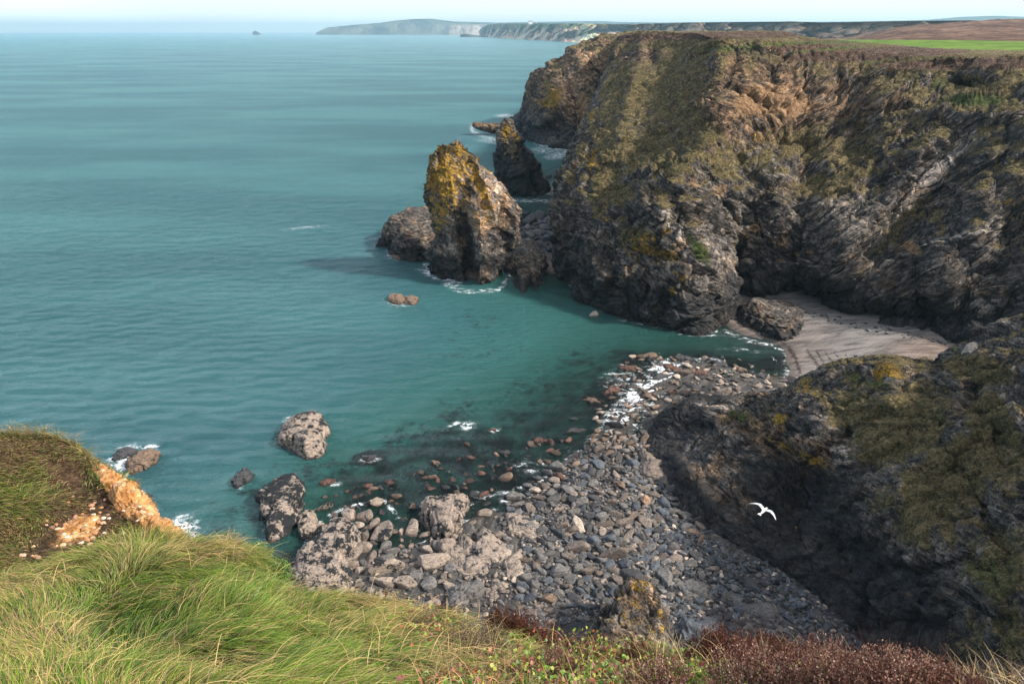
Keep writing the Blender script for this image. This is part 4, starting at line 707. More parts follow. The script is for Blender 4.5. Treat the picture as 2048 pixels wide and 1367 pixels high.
# individually seen boulders: x, y, width, height in the photograph, tilt, colour, what singles it out
BL = [
(650,1016,45,16,15,TAN,.4,'long flat pale boulder on top of the black patched crag'),(636,1053,28,13,25,TAN,.2,'pale oval boulder leaning on the massive crag'),(698,1028,30,27,0,TAN,.15,'blocky pale boulder between the crag and two joined boulders'),
(732,1031,38,27,-10,TAN,.15,'large pale boulder, near one of two joined at the water'),(748,1004,40,25,20,TAN,.3,'speckled pale boulder, far one of two joined at the water'),(703,1056,17,22,0,TAN,.1,'rounded knob on the right shoulder of the massive crag'),
(728,1068,34,19,-45,WARM,.05,'smooth wedge shaped boulder left of the square one'),(765,1065,40,38,-10,TAN,.3,'big square boulder with a black streak at the rim of the pool'),(725,1095,38,24,10,TAN,.1,'pyramid shaped pale boulder below the wedge'),
(743,1114,17,33,0,WARM,.0,'narrow upright boulder beside the pyramid'),(702,1109,26,42,-15,TAN,.2,'tall broken boulder beside the massive crag'),(768,1117,38,24,15,GREY,.1,'grey hump behind the tilted slab'),(780,1137,70,20,14,TAN,.35,'long tilted slab with a black patch, above the grass edge'),
(788,1102,34,16,5,GREY,.1,'flat grey boulder right of the narrow upright one'),(861,1122,64,37,5,TAN,.0,'biggest smooth boulder, shaped like an egg, in the left of the cove'),(822,1056,30,35,0,TAN,.25,'rounded pale boulder standing in the dark pool'),(850,1068,24,15,15,TAN,.1,'small pale boulder touching the one in the pool'),
(793,991,22,13,0,BRN,.2,'brown boulder awash beyond the pool'),(737,983,13,11,0,RUST,.0,'small reddish stone in the water left of the brown one'),(808,1036,12,9,0,BRN,.0,'pebble like rock poking out of the pool'),(776,1163,50,26,0,TAN,.1,'wide pale rock at the edge of the dry grass, left of two'),
(813,1165,48,28,10,TAN,.15,'wide pale rock at the edge of the dry grass, right of two'),(856,1166,30,26,-40,GREY,.0,'triangular grey boulder near the flat table rock'),(969,1027,30,15,0,TAN,.1,'warm tan boulder at the waterline right of the broad crag'),(936,1055,24,28,10,GREY,.0,'upright grey boulder just right of the broad crag'),
(1000,1068,27,16,-10,WARM,.0,'almond shaped boulder on the ribs'),(891,1090,32,32,-20,TAN,.05,'angular boulder under the broad crag'),(926,1123,25,15,5,TAN,.0,'oval boulder resting on the leftmost rib'),(1016,1107,22,18,0,PALE,.0,'pale cream boulder brighter than its neighbours'),
(1039,1101,16,13,0,TAN,.0,'small round boulder right of the cream one'),(1054,1097,22,18,-25,BLUE,.0,'blue grey boulder right of the cream one'),(965,990,26,13,15,RUST,.1,'red brown rock awash above the waterline'),(1078,994,24,13,0,WARM,.0,'flattened boulder at the waterline in the middle'),
(1061,1013,22,18,-20,WARM,.0,'striped boulder below the flattened one'),(1070,978,17,17,30,PALE,.1,'pale sharp boulder just out of the water'),(1014,953,27,20,0,BRN,.1,'round brown boulder standing in the water on the left of the shore'),(1074,955,24,14,0,DARK,.1,'dark boulder awash right of the round brown one'),
(1119,1017,31,15,25,WARM,.15,'mossy tilted boulder with a pale edge'),(1165,1004,31,17,12,GREY,.0,'smooth grey boulder right of the mossy tilted one'),(1157,1046,18,33,10,PALE,.0,'upright pale slab standing among grey boulders'),(1154,1094,49,26,-5,WARM,.0,'large humped brown boulder at the centre of the beach'),
(1291,998,20,20,0,ORNG,.0,'orange boulder, the only one of its colour'),(1328,1004,20,25,10,BLUE,.0,'blue grey boulder at the edge of the sand pool'),(1237,967,22,18,0,BRN,.1,'brown lumpy boulder near the surf'),(1264,972,19,12,0,BLUE,.0,'blue grey flat boulder right of the brown lumpy one'),
(1239,938,31,15,-5,GREY,.0,'curved grey boulder closest to the surf'),(1245,1044,39,13,12,WARM,.0,'upper of two long tan boulders lying end to end'),(1206,1049,40,15,-5,WARM,.0,'lower of two long tan boulders lying end to end'),(1314,1036,20,18,0,WARM,.0,'round striped boulder right of the knobbly one'),
(1290,1040,25,27,0,WARM,.0,'knobbly brown boulder below the orange one'),(1280,1071,27,18,-10,DARK,.0,'dark blue grey boulder with a smooth top'),(1301,1094,24,19,0,GREY,.0,'light grey round boulder below the dark smooth one'),(1373,1081,20,18,0,BLUE,.0,'round blue grey boulder beside two brown ones by the spur'),
(1388,1065,31,18,0,BRN,.0,'brown ribbed boulder against the foot of the spur'),(1404,1079,33,14,32,BRN,.0,'long brown boulder pointing up to the spur'),(1254,1070,15,32,-25,WARM,.0,'narrow leaning boulder left of the dark smooth one'),(1226,1109,59,26,-3,WARM,.0,'broad layered boulder with stripes along its length'),
(1102,1108,34,16,3,GREY,.0,'flat striped boulder left of the humped brown one'),(1117,1142,33,26,25,GREY,.0,'smooth tilted grey boulder with a round back'),(1262,1151,42,38,0,DARK,.0,'largest dark boulder in the lower middle'),(1331,1153,35,37,-15,GREY,.0,'tall rounded boulder with slanting bands'),
(1178,1141,35,19,0,WARM,.0,'brown boulder with a flat top left of the oval grey pair'),(1212,1152,19,21,-15,GREY,.0,'oval grey boulder, left of a pair'),(1233,1143,20,29,35,WARM,.0,'slanted brown boulder, right of a pair'),(1142,1156,24,23,35,GREY,.0,'banded grey boulder between two rounder ones'),
(1149,1194,27,28,0,DARK,.0,'dark block with a pale spot on its top'),(1097,1194,28,25,30,BRN,.0,'brown cube like boulder behind the heather'),(1123,1210,25,15,-10,GREY,.0,'small boulder close behind the tall red heather'),(1171,1211,27,16,0,BLUE,.0,'ribbed dark boulder left of the lichen pinnacle'),
(1299,1185,36,24,42,GREY,.0,'pale wedge lying right above the lichen pinnacle'),(1200,1188,20,24,15,GREY,.0,'leaning grey boulder left of the flat one'),(1235,1185,40,20,-8,BLUE,.0,'flat blue grey boulder above the lichen pinnacle'),(1060,1194,28,16,15,BLUE,.0,'flat dark boulder touching the ribs'),
(1097,1130,20,14,0,GREY,.0,'small oval boulder above the tilted grey one'),(1504,1172,25,33,10,DARK,.0,'tall black boulder among small dark stones'),(1529,1183,18,12,0,BLUE,.0,'small blue boulder right of the tall black one'),(1474,1262,30,30,0,BLUE,.0,'rough blue boulder just behind the heather'),
(1613,1287,46,18,3,BLUE,.0,'long blue slab boulder behind the right heather'),(1585,1159,16,12,0,GREY,.0,'light round stone at the foot of the dark spur'),(1735,1286,17,42,12,BLUE,.0,'narrow upright slab in the shade at the far right of the cove'),
(1368,745,30,12,0,WARM,.1,'flat tan rock on the reef beside the green pool'),(1492,752,22,10,-5,PALE,.0,'pale flat rock on the reef near the sand'),(1560,772,30,11,-8,PALE,.0,'long pale rock on the sand behind the mossy spur'),(1450,782,28,16,-10,TAN,.1,'largest pale rock on the reef'),
(1432,775,16,10,0,TAN,.0,'small rock left of the largest pale reef rock'),(1425,815,13,12,0,TAN,.0,'round rock tucked behind the dark end of the spur'),(1408,806,12,10,0,WARM,.0,'round rock, smaller, left of the one behind the spur'),(1372,788,26,12,-20,BRN,.2,'brown rock among weed on the reef'),(1345,782,18,11,0,RUST,.2,'red brown rock next to the white surf'),
(1515,772,18,9,0,TAN,.0,'small flat tan rock in a reef channel'),(1590,765,36,12,-25,TAN,.1,'tilted ledge rock where the reef meets the sand'),
(1088,445,20,13,0,BLUE,.0,'dark boulder behind the sand strip'),(1100,478,26,15,10,BLUE,.0,'blue grey boulder above the sand strip'),(1062,440,28,24,0,DARK,.0,'dark lump right of the big stack'),(1078,430,20,18,0,DARK,.0,'dark block over the narrow channel'),(1100,427,15,9,0,DARK,.0,'flat dark rock in the narrow channel'),(1100,500,24,12,-30,BLUE,.0,'slanted rock at the top of the sand strip'),(1083,512,16,14,0,BLUE,.0,'small dark rock beside the sand strip'),
(1120,454,14,10,0,DARK,.0,'dark stone against the headland across the channel'),(1095,354,18,7,0,DARK,.0,'low rock on the shore right of the pointed stack'),(1060,470,20,16,0,GREY,.0,'grey rock on the saddle right of the big stack'),
(1084,284,10,7,0,PALE,.0,'pale boulder at the foot of the promontory'),(1110,292,16,7,0,WARM,.0,'tan boulder in the surf below the promontory'),(1135,290,18,8,0,WARM,.0,'wide tan boulder below the promontory'),(1098,278,14,8,0,GREY,.0,'grey boulder at the promontory corner'),(1148,283,14,8,0,WARM,.0,'brown boulder close under the promontory wall'),
(985,860,16,8,0,RUST,.0,'red weed covered rock awash far out on the reef'),(920,848,10,6,0,RUST,.0,'tiny rock in a patch of foam on the reef'),(935,888,12,10,0,RUST,.0,'dark red rock awash left of the reef'),(1230,850,36,14,-10,DARK,.1,'dark rock in the middle of the white surf'),(1262,875,22,12,0,BRN,.1,'brown rock right of the white surf'),(1218,905,20,14,0,BRN,.1,'brown rock at the lower end of the surf'),(1147,838,18,8,0,DARK,.0,'dark rock awash left of the white surf'),
(1055,912,14,7,0,DARK,.0,'small dark rock awash in the middle of the bay shore'),(1095,922,16,11,0,BRN,.0,'brown rock awash among foam flecks'),(862,955,30,14,0,BRN,.2,'brown rock with a hump awash left of the shore'),(1200,985,26,13,-5,WARM,.0,'tan boulder below the brown lumpy one'),
]
prot = [stone_shape(100 + i, 4, 16., .05) for i in range(16)]
PM = []
def proto_mesh(i, mus):
    P_, f_ = prot[i % len(prot)]
    o = mk('boulder', P_, f_, M_STONE, {'mussel': np.full(len(P_), mus), 'lich': np.zeros(len(P_))}, link=False); return o.data
_pmc = {}
def place(name, px_, py_, wpx, hpx, ang, colr, mus, label, group, i, flat=None):
    c = Z(px_, py_ + hpx*.12, 0.); g = float(ground(np.array([c[0]]), np.array([c[1]]))[0]); g = max(g, -.25)
    c = Z(px_, py_ + hpx*.12, g + .15); _, _, dep = proj(c); rx = wpx/2/F*float(dep)
    e = math.atan2(CAMZ - c[2], c[1])                      # how steeply the spot is seen
    rz = rx*min(.72, .42 + .3*hpx/wpx); tot = hpx/2/F*float(dep); ry = math.sqrt(max((tot**2 - (rz*math.cos(e))**2), (.35*tot)**2))/math.sin(e)
    key = (i % len(prot), round(mus, 1))
    if key not in _pmc: _pmc[key] = proto_mesh(*key)
    o = bpy.data.objects.new(name, _pmc[key]); C.objects.link(o)
    o.location = (c[0], c[1], g + rz*.42); o.scale = (rx*1.04, ry*1.04, rz*1.1); o.rotation_euler = (rng.uniform(-.15, .15), rng.uniform(-.15, .15), math.radians(ang)/max(math.sin(e), .5) + (math.pi if i % 2 else 0))
    k = rng.uniform(.75, 1.2); o.color = tuple(x*k for x in colr) + (1,)
    return tag(o, label, 'rock', group)
for i, (x, y, w_, h_, a_, c_, m_, lb) in enumerate(BL): place('boulder', x, y, w_*1.05, h_*1.05, a_, c_, m_, lb, 'boulders of the cove', i*5 + 3)
# the rest of the boulders: the largest ones as things, the small ones as one field of stones
ZN = [  # polygon, count, size range px, colours
 ([(1000,1000),(1120,930),(1230,905),(1300,930),(1360,1000),(1420,1060),(1400,1110),(1250,1130),(1100,1120),(1060,1060)], 1500, (6, 30), (GREY, GREY, DARK, BLUE, GREY, DARK, WARM)),
 ([(1040,1090),(1250,1100),(1400,1100),(1440,1130),(1340,1230),(1200,1230),(1050,1260),(1030,1180)], 1300, (6, 30), (GREY, WARM, BLUE, GREY)),
 ([(1280,1020),(1420,1080),(1560,1140),(1700,1260),(1730,1340),(1500,1340),(1330,1260),(1270,1130)], 2600, (4, 15), (BLUE, DARK, BLUE, GREY)),  # blue and dark tones put the spur's shadow into the stone colour
 ([(600,1060),(700,1010),(830,1060),(930,1070),(960,1200),(900,1260),(700,1220),(600,1160)], 420, (7, 32), (TAN, TAN, GREY)),
 ([(880,1060),(1040,1020),(1060,1100),(1050,1240),(960,1250)], 260, (5, 18), (TAN, GREY, WARM)),
 ([(640,990),(860,930),(1050,890),(1200,870),(1180,930),(1050,990),(900,1030),(700,1040)], 240, (5, 20), (BRN, RUST, DARK)),
 ([(1230,720),(1330,705),(1480,720),(1590,755),(1600,790),(1440,800),(1300,830),(1220,880),(1180,860)], 520, (4, 15), (TAN, WARM, BRN, PALE)),
 ([(1040,425),(1105,440),(1118,470),(1096,490),(1076,500),(1040,500),(1035,470)], 220, (6, 22), (BLUE, DARK, GREY)),
 ([(1180,885),(1285,862),(1300,900),(1310,940),(1230,925)], 260, (6, 20), (GREY, WARM, DARK, BRN)),
 ([(1380,1180),(1560,1160),(1690,1260),(1700,1320),(1500,1320),(1380,1280)], 500, (8, 24), (BLUE, DARK, GREY, BLUE)),  # again shadow of the spur painted as stone colour
 ([(1080,275),(1150,285),(1155,300),(1100,297)], 40, (4, 10), (WARM, TAN)),
 ([(1150,585),(1330,645),(1440,660),(1440,668),(1300,655),(1180,612)], 90, (3, 9), (BRN, DARK)),
 ([(1590,610),(1700,640),(1940,690),(1930,700),(1700,655),(1600,625)], 110, (3, 9), (DARK, BLUE)),
 ([(1930,690),(1900,735),(1920,740),(1960,700)], 20, (5, 16), (BLUE, DARK))]
def inpoly(x, y, pl):
    r = np.zeros(len(x), bool); n = len(pl)
    for i in range(n):
        (x0, y0), (x1, y1) = pl[i], pl[(i+1) % n]
        if y0 == y1: continue
        c_ = ((y0 > y) != (y1 > y)) & (x < (x1-x0)*(y-y0)/(y1-y0) + x0); r ^= c_
    return r
SX, SY, SW, SC_ = [], [], [], []
for pl, cnt, (s0, s1), cols in ZN:
    a_ = np.array(pl); x = rng.uniform(a_[:, 0].min(), a_[:, 0].max(), cnt*4); y = rng.uniform(a_[:, 1].min(), a_[:, 1].max(), cnt*4)
    ok = inpoly(x, y, pl); x, y = x[ok][:cnt], y[ok][:cnt]; s = s0 + (s1 - s0)*rng.uniform(0, 1, len(x))**2.3
    SX.append(x); SY.append(y); SW.append(s); SC_.append(np.array(cols)[rng.integers(0, len(cols), len(x))])
SX, SY, SW, SC_ = map(np.concatenate, (SX, SY, SW, SC_)); o = np.argsort(-SW); SX, SY, SW, SC_ = SX[o], SY[o], SW[o], SC_[o]
keep = []; kx = [q[0] for q in BL]; ky = [q[1] for q in BL]; kr = [(q[2] + q[3])/4 for q in BL]
kx, ky, kr = np.array(kx, float), np.array(ky, float), np.array(kr, float)
nb0 = len(kx); KX = np.zeros(len(SX) + nb0); KY = KX.copy(); KR = KX.copy(); KX[:nb0], KY[:nb0], KR[:nb0] = kx, ky, kr; nk = nb0
for i in range(len(SX)):
    dd = np.hypot(KX[:nk] - SX[i], (KY[:nk] - SY[i])*1.3)
    if nk and (dd < (KR[:nk] + SW[i]/2)*.70).any(): continue
    keep.append(i); KX[nk], KY[nk], KR[nk] = SX[i], SY[i], SW[i]/2; nk += 1
NI = 300 - len(BL) - 2; keep = np.array(keep); SX, SY, SW, SC_ = SX[keep], SY[keep], SW[keep], SC_[keep]
def word(c_):
    c_ = tuple(round(float(q), 3) for q in c_)
    return {TAN: 'pale tan', WARM: 'brownish', GREY: 'grey', BLUE: 'blue grey', DARK: 'dark', BRN: 'wet brown', RUST: 'reddish', PALE: 'pale'}.get(c_, 'grey')
def where(x, y):
    if y < 310: return 'in the surf below the distant promontory'
    if y < 560 and x < 1140: return 'on the saddle between the big stack and the headland'
    if x > 1560 and y < 760: return 'at the back of the sandy beach'
    if y < 880: return 'on the reef beside the green pool'
    if x < 880: return 'in the left corner of the cove near the pale crags'
    if x < 1050: return 'among the rock ribs of the cove'
    if y < 990: return 'along the water edge of the boulder beach'
    if x > 1380: return 'in the shaded stones under the dark spur'
    return ('on the seaward half' if y < 1090 else 'on the landward half') + ' of the boulder beach'
for i in range(min(NI, len(SX))):
    h_ = SW[i]*rng.uniform(.45, .75); lb = '%s worn boulder %s' % (word(SC_[i]), where(SX[i], SY[i]))
    place('boulder', SX[i], SY[i], SW[i], h_, rng.uniform(-30, 30), SC_[i], (.25 if SX[i] < 900 else .0), lb, lb.replace('boulder', 'boulders', 1), int(rng.integers(0, 99)))
SX, SY, SW, SC_ = SX[NI:], SY[NI:], SW[NI:], SC_[NI:]
# filler: fine shingle between the boulders
xf = rng.uniform(1000, 1740, 15000); yf = rng.uniform(860, 1345, 15000)
okf = inpoly(xf, yf, [(1040,1010),(1180,890),(1290,862),(1305,900),(1310,945),(1340,1000),(1400,1070),(1560,1140),(1720,1270),(1740,1340),(1500,1345),(1340,1270),(1180,1240),(1050,1250)]); xf, yf = xf[okf], yf[okf]
SX = np.append(SX, xf); SY = np.append(SY, yf); SW = np.append(SW, np.where(xf > 1250, rng.uniform(3, 12.5, len(xf)), rng.uniform(2.5, 7.5, len(xf)))); pal = np.array([GREY, BLUE, WARM, GREY, DARK, TAN, PALE])
ci = np.where(xf > 1320, rng.choice([0, 1, 1, 4, 4, 1, 0, 4, 4, 1, 6, 5], len(xf)), rng.choice([0, 1, 2, 3, 5], len(xf))); SC_ = np.concatenate([SC_, pal[ci]])  # right part mostly blue and dark: painted shadow of the spur
c0 = Z(SX, SY, .5); g = ground(c0[:, 0], c0[:, 1]); c1 = Z(SX, SY, np.maximum(g, -.2)); g2 = ground(c1[:, 0], c1[:, 1]); c1 = Z(SX, SY, np.maximum(g2, -.2) + .03); _, _, dep = proj(c1); rx = SW/2/F*dep
small = [stone_shape(300 + i, 2, 12., .06) for i in range(10)]; tiny = [stone_shape(400 + i, 1, 10., .04) for i in range(8)]
VS, FS, TS, off = [], [], [], 0
for i in range(len(SX)):
    S_, f_ = small[i % 10] if SW[i] > 6 else tiny[i % 8]
    a_ = rng.uniform(0, 6.28); sc_ = np.array([rx[i]*rng.uniform(.9, 1.25), rx[i]*rng.uniform(.6, 1.), rx[i]*rng.uniform(.4, .7)]); Q = S_*sc_*np.array([1.15, 1., .9])
    ca, sa = math.cos(a_), math.sin(a_); tl = rng.uniform(-.3, .3); Q = np.stack([Q[:, 0]*ca - Q[:, 1]*sa, Q[:, 0]*sa + Q[:, 1]*ca, Q[:, 2] + tl*Q[:, 0]], -1) + c1[i] + np.array([0, 0, sc_[2]*.5])
    VS.append(Q); FS.append(f_ + off); TS.append(np.tile(np.append(SC_[i]*rng.uniform(.45, 1.45), 1), (len(Q), 1))); off += len(Q)
VS = np.concatenate(VS)
tag(mk('shingle', VS, np.concatenate(FS), M_PEB, {'tint': np.concatenate(TS), 'mussel': np.zeros(len(VS)), 'lich': np.zeros(len(VS))}), 'loose grey and brown stones filling the gaps between the boulders of the cove', 'stones', kind='stuff')
# ---------------------------------------------------------------- the bank we stand on
CX = np.array([(-2600,1420,6.5),(-1700,1330,5.8),(-1000,1250,5.2),(-500,1200,4.9),(-200,1180,4.9),(0,1160,4.9),(60,1145,4.9),(120,1125,4.8),(200,1102,4.8),(260,1090,4.7),(330,1084,4.7),(400,1086,4.6),(460,1098,4.5),(510,1122,4.4),(550,1160,4.3),(600,1182,4.3),(650,1186,4.2),(720,1196,4.15),(800,1214,4.1),(870,1240,4.0),(930,1268,3.9),(1000,1288,3.85),(1060,1300,3.8),(1150,1308,3.8),(1250,1322,3.75),(1350,1332,3.7),(1500,1336,3.7),(1600,1332,3.7),(1700,1350,3.7),(1800,1366,3.7),(1900,1385,3.7),(2048,1400,3.7),(2300,1440,3.7),(2700,1500,3.6)], float)
G = []
for x, y, r in CX:
    y -= 16*np.clip((x - 900)/300, 0, 1)
    t = D(x, y, r); xb = 1024 + (x - 1024)*1.02
    mids = [np.array([(x - 1024)*.0016 + (x - 1024)*.0030, -7., 59.2]), D(xb, 1800, 1.85), D(xb, 1560, 2.02), D(xb, 1400, 2.38), D(x, y*.62 + 1400*.38, 2.38*.42 + r*.58)]
    G.append(mids + [t, t + np.array([0, .12, -.35]), t + np.array([0, .5, -1.6]), t + np.array([0, 1.6, -9.]), t + np.array([0, 9., -63.])])
G = np.array(G); G[:, 1, 1] = -.4; G[:, 1, 2] = 58.3; G[:, 1, 0] = G[:, 2, 0]*1.1
PB, cu, cv = sheet(G, 7, 34, 3)
n = normals(PB); n *= np.sign(n[..., 2].mean()); pxb, pyb, _ = proj(PB); PB = PB - n*(patch(pxb, pyb, [(240,1265,110,60,0,.16),(500,1180,90,24,-10,.05),(420,1330,90,40,0,.07)]) - patch(pxb, pyb, [(380,1200,150,40,0,.06),(90,1230,60,60,0,.05)]))[..., None]; PB = PB + n*(lin(np.array([1, 1, 1, 1, 1, .6, .6, 1.5, 3, 3.]), cv)[None]*(.07*fbm(PB*1.6, 3) + .03*fbm(PB*5, 2)))[..., None]
MX = np.array([(-2000,1080,13.),(-1100,960,10.2),(-420,900,8.9),(-150,872,8.9),(0,872,8.8),(60,868,8.8),(110,876,8.7),(150,892,8.5),(178,915,8.3),(200,942,8.0),(232,968,7.7),(266,992,7.4),(298,1022,7.1),(322,1050,6.8),(342,1078,6.6),(362,1130,6.4),(372,1200,6.2)], float)
G = []
for i, (x, y, r) in enumerate(MX):
    t = D(x, y, r); bx = np.interp(i, [0, 1, 2, 8, 16], [-1900, -1050, -420, 120, 330]); 
    G.append([D(bx, 1420, 5.3), D(bx, 1250, 5.7), D(bx*.6 + x*.4, 1250*.6 + y*.4, 5.7*.6 + r*.4 - .05), D(bx*.2 + x*.8, 1250*.2 + y*.8, 5.7*.2 + r*.8), t, t + np.array([.05, .2, -.6]), t + np.array([.15, .6, -2.5]), t + np.array([.5, 2.5, -12]), t + np.array([2, 10, -60])])
PM_, cu2, cv2 = sheet(np.array(G), 5, 44, 3)
n = normals(PM_); n *= np.sign(n[..., 2].mean()); px, py, _ = proj(PM_)
och = np.maximum(patch(px, py, [(266,1008,72,22,-45,1.3),(318,1056,44,26,-50,1.3),(232,972,50,17,-43,1.1),(203,944,22,12,-40,.8)]), patch(px, py, [(160,1062,52,34,20,.7)]))
soil = patch(px, py, [(150,960,70,40,-40,1.),(90,1090,60,30,25,.9),(210,1010,50,40,-40,.9),(120,1030,40,50,0,.8),(190,930,30,14,-30,.6)])
v, e = cell(PM_*3.2, 2.); v2, _ = cell(PM_*9., 4.)
PM_ = PM_ + n*((.09*fbm(PM_*1.3, 3)) + och*(.075*v - .04*(1 - sstep(0, .15, e)) + .045*v2 + .05*ridged(PM_*1.5, 3) - .06) + lin(np.array([0, 0, 0, 0, 0, .2, .8, 2, 2.]), cv2)[None]*fbm(PM_*.7, 3))[..., None]
b = NB('bank_earth'); geo = b.n('NewGeometry').outputs['Position']; n1 = b.noise(geo, 7, 8, .75); n2 = b.noise(geo, 26, 4, .7); n3 = b.noise(geo, 2.2, 5, .65)
vo = b.n('TexVoronoi'); vo.inputs['Scale'].default_value = 18; b.l(geo, vo.inputs['Vector'])
e1 = b.ramp(b.math('MULTIPLY_ADD', n2, .5, b.math('MULTIPLY', n1, .5)), [(.36, (.012, .008, .005)), (.5, (.05, .03, .018)), (.64, (.13, .085, .05))])
stn = b.ramp(b.math('MULTIPLY_ADD', n2, .4, b.math('MULTIPLY', n1, .6)), [(.36, (.16, .07, .025)), (.46, (.46, .22, .075)), (.55, (.66, .38, .17)), (.66, (.78, .56, .34))])
vs_ = b.n('SeparateColor'); b.l(vo.outputs['Color'], vs_.inputs[0]); stn = b.mix(b.math('MULTIPLY', vs_.outputs[0], .45), stn, b.mix(1., stn, (.55, .42, .36), 'MULTIPLY'))
oc = b.mr(b.math('MULTIPLY_ADD', b.math('SUBTRACT', n3, .5), 1.2, b.attr('ochre').outputs['Fac']), .35, .55)
c_ = b.mix(oc, e1, stn); hgt = b.math('MULTIPLY_ADD', vo.outputs['Distance'], -.8, b.math('MULTIPLY_ADD', n2, .5, n1))
b.bsdf(c_, .95, b.bump(hgt, .035, .9), .1); M_EARTH = b.m
pxb, pyb, _ = proj(PB); ochb = patch(pxb, pyb, [(960,1338,40,14,-18,.9),(905,1328,20,8,-10,.5)])
tag(mk('near_bank', PB, quads(*PB.shape[:2])[:, ::-1], M_EARTH, {'ochre': ochb.ravel()}), kind='structure')
tag(mk('left_bank', PM_, quads(*PM_.shape[:2])[:, ::-1], M_EARTH, {'ochre': och.ravel()}), kind='structure')

def sampler(P):
    px, py, _ = proj(P); a = P[:-1, :-1]; b_ = P[1:, :-1]; c_ = P[1:, 1:]; d = P[:-1, 1:]
    cx, cy = (px[:-1, :-1] + px[1:, 1:])/2, (py[:-1, :-1] + py[1:, 1:])/2
    A = np.linalg.norm(np.cross(b_ - a, d - a), axis=-1)/np.linalg.norm(a - [0, 0, CAMZ], axis=-1)**1.6
    A = A*np.where((cy < 1500)*(cx > -150)*(cx < 2200), 1., .30)*(cx > -1900)*(cx < 2900)*(a[..., 1] > -1.5); N = np.cross(b_ - a, d - a); N /= np.linalg.norm(N, axis=-1)[..., None] + 1e-9; N *= np.sign(N[..., 2:3] + 1e-9)
    A = A*(((a + c_)/2)[..., 2] > CAMZ - 8)
    return a.reshape(-1, 3), b_.reshape(-1, 3), c_.reshape(-1, 3), d.reshape(-1, 3), A.ravel(), N.reshape(-1, 3)
SB, SM = sampler(PB), sampler(PM_)
def sample(S, n, dens):
    a, b_, c_, d, A, N = S; k = rng.choice(len(A), int(n*2.2), p=A/A.sum()); u, v = rng.uniform(size=(2, len(k), 1))
    P = a[k]*(1-u)*(1-v) + b_[k]*u*(1-v) + c_[k]*u*v + d[k]*(1-u)*v; px, py, _ = proj(P)
    ok = rng.uniform(size=len(k)) < dens(px, py); return P[ok][:n], N[k][ok][:n], px[ok][:n], py[ok][:n]
def ribbons(P, up, lean, L, W, colr, S=6, droop=.35, side=None):
    """curved tapering blades: each rises along up, then bends over along lean"""
    m = len(P); t = np.linspace(0, 1, S)[None, :, None]; L = np.broadcast_to(L, m)[:, None, None]; dr = np.broadcast_to(droop, m)[:, None, None]
    u = up[:, None]; l = lean[:, None]
    C1 = u*.55 + l*.12; C2 = l*.85 + u*(.75 - dr*1.4)
    Q = P[:, None] + L*(2*t*(1-t)*C1 + t*t*C2)
    sv = np.cross(lean, up) + rng.normal(size=(m, 3))*.35 if side is None else side; sv /= np.linalg.norm(sv, axis=1)[:, None] + 1e-9
    wd = np.broadcast_to(W, m)[:, None, None]*(1 - t**1.6)*.5 + .0002
    A = np.stack([Q - sv[:, None]*wd, Q + sv[:, None]*wd], 2).reshape(m, -1, 3)
    base = (np.arange(m)*S*2)[:, None]; j = np.arange(S - 1)*2; F_ = np.stack([base + j, base + j + 1, base + j + 3, base + j + 2], -1).reshape(-1, 4)
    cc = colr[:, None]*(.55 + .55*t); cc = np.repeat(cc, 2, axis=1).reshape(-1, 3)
    return A.reshape(-1, 3), F_, np.concatenate([cc, np.ones((len(cc), 1))], 1)
def join(parts):
    V_, F_, C_, o_ = [], [], [], 0
    for v, f, c in parts: V_.append(v); F_.append(f + o_); C_.append(c); o_ += len(v)
    return np.concatenate(V_), np.concatenate(F_), np.concatenate(C_)
b = NB('blade'); ac = b.attr('tint').outputs['Color']; d1 = b.n('BsdfDiffuse'); t1 = b.n('BsdfTranslucent'); g1 = b.n('BsdfGlossy'); g1.inputs['Roughness'].default_value = .5
b.l(ac, d1.inputs[0]); b.l(ac, t1.inputs[0]); s1 = b.n('MixShader'); s1.inputs[0].default_value = .32; b.l(d1.outputs[0], s1.inputs[1]); b.l(t1.outputs[0], s1.inputs[2])
s2 = b.n('MixShader'); s2.inputs[0].default_value = .04; b.l(s1.outputs[0], s2.inputs[1]); b.l(g1.outputs[0], s2.inputs[2]); b.l(s2.outputs[0], b.out.inputs[0]); M_BLADE = b.m
GR, GB, GD = np.array([.10, .215, .010]), np.array([.24, .36, .028]), np.array([.030, .070, .012]); ST_, TN, BR, OL = np.array([.62, .43, .17]), np.array([.34, .24, .115]), np.array([.16, .085, .045]), np.array([.24, .235, .035])
def pal(m, w, cols):
    w = np.stack([np.broadcast_to(q, m) for q in w], -1); w = np.maximum(w, 0); w = w/w.sum(1)[:, None]; k = (rng.uniform(size=(m, 1)) > np.cumsum(w, 1)).sum(1).clip(0, len(cols) - 1)
    return np.array(cols)[k]*rng.uniform(.7, 1.3, (m, 1))
def unit(v): return v/(np.linalg.norm(v, axis=-1)[..., None] + 1e-9)
parts = []
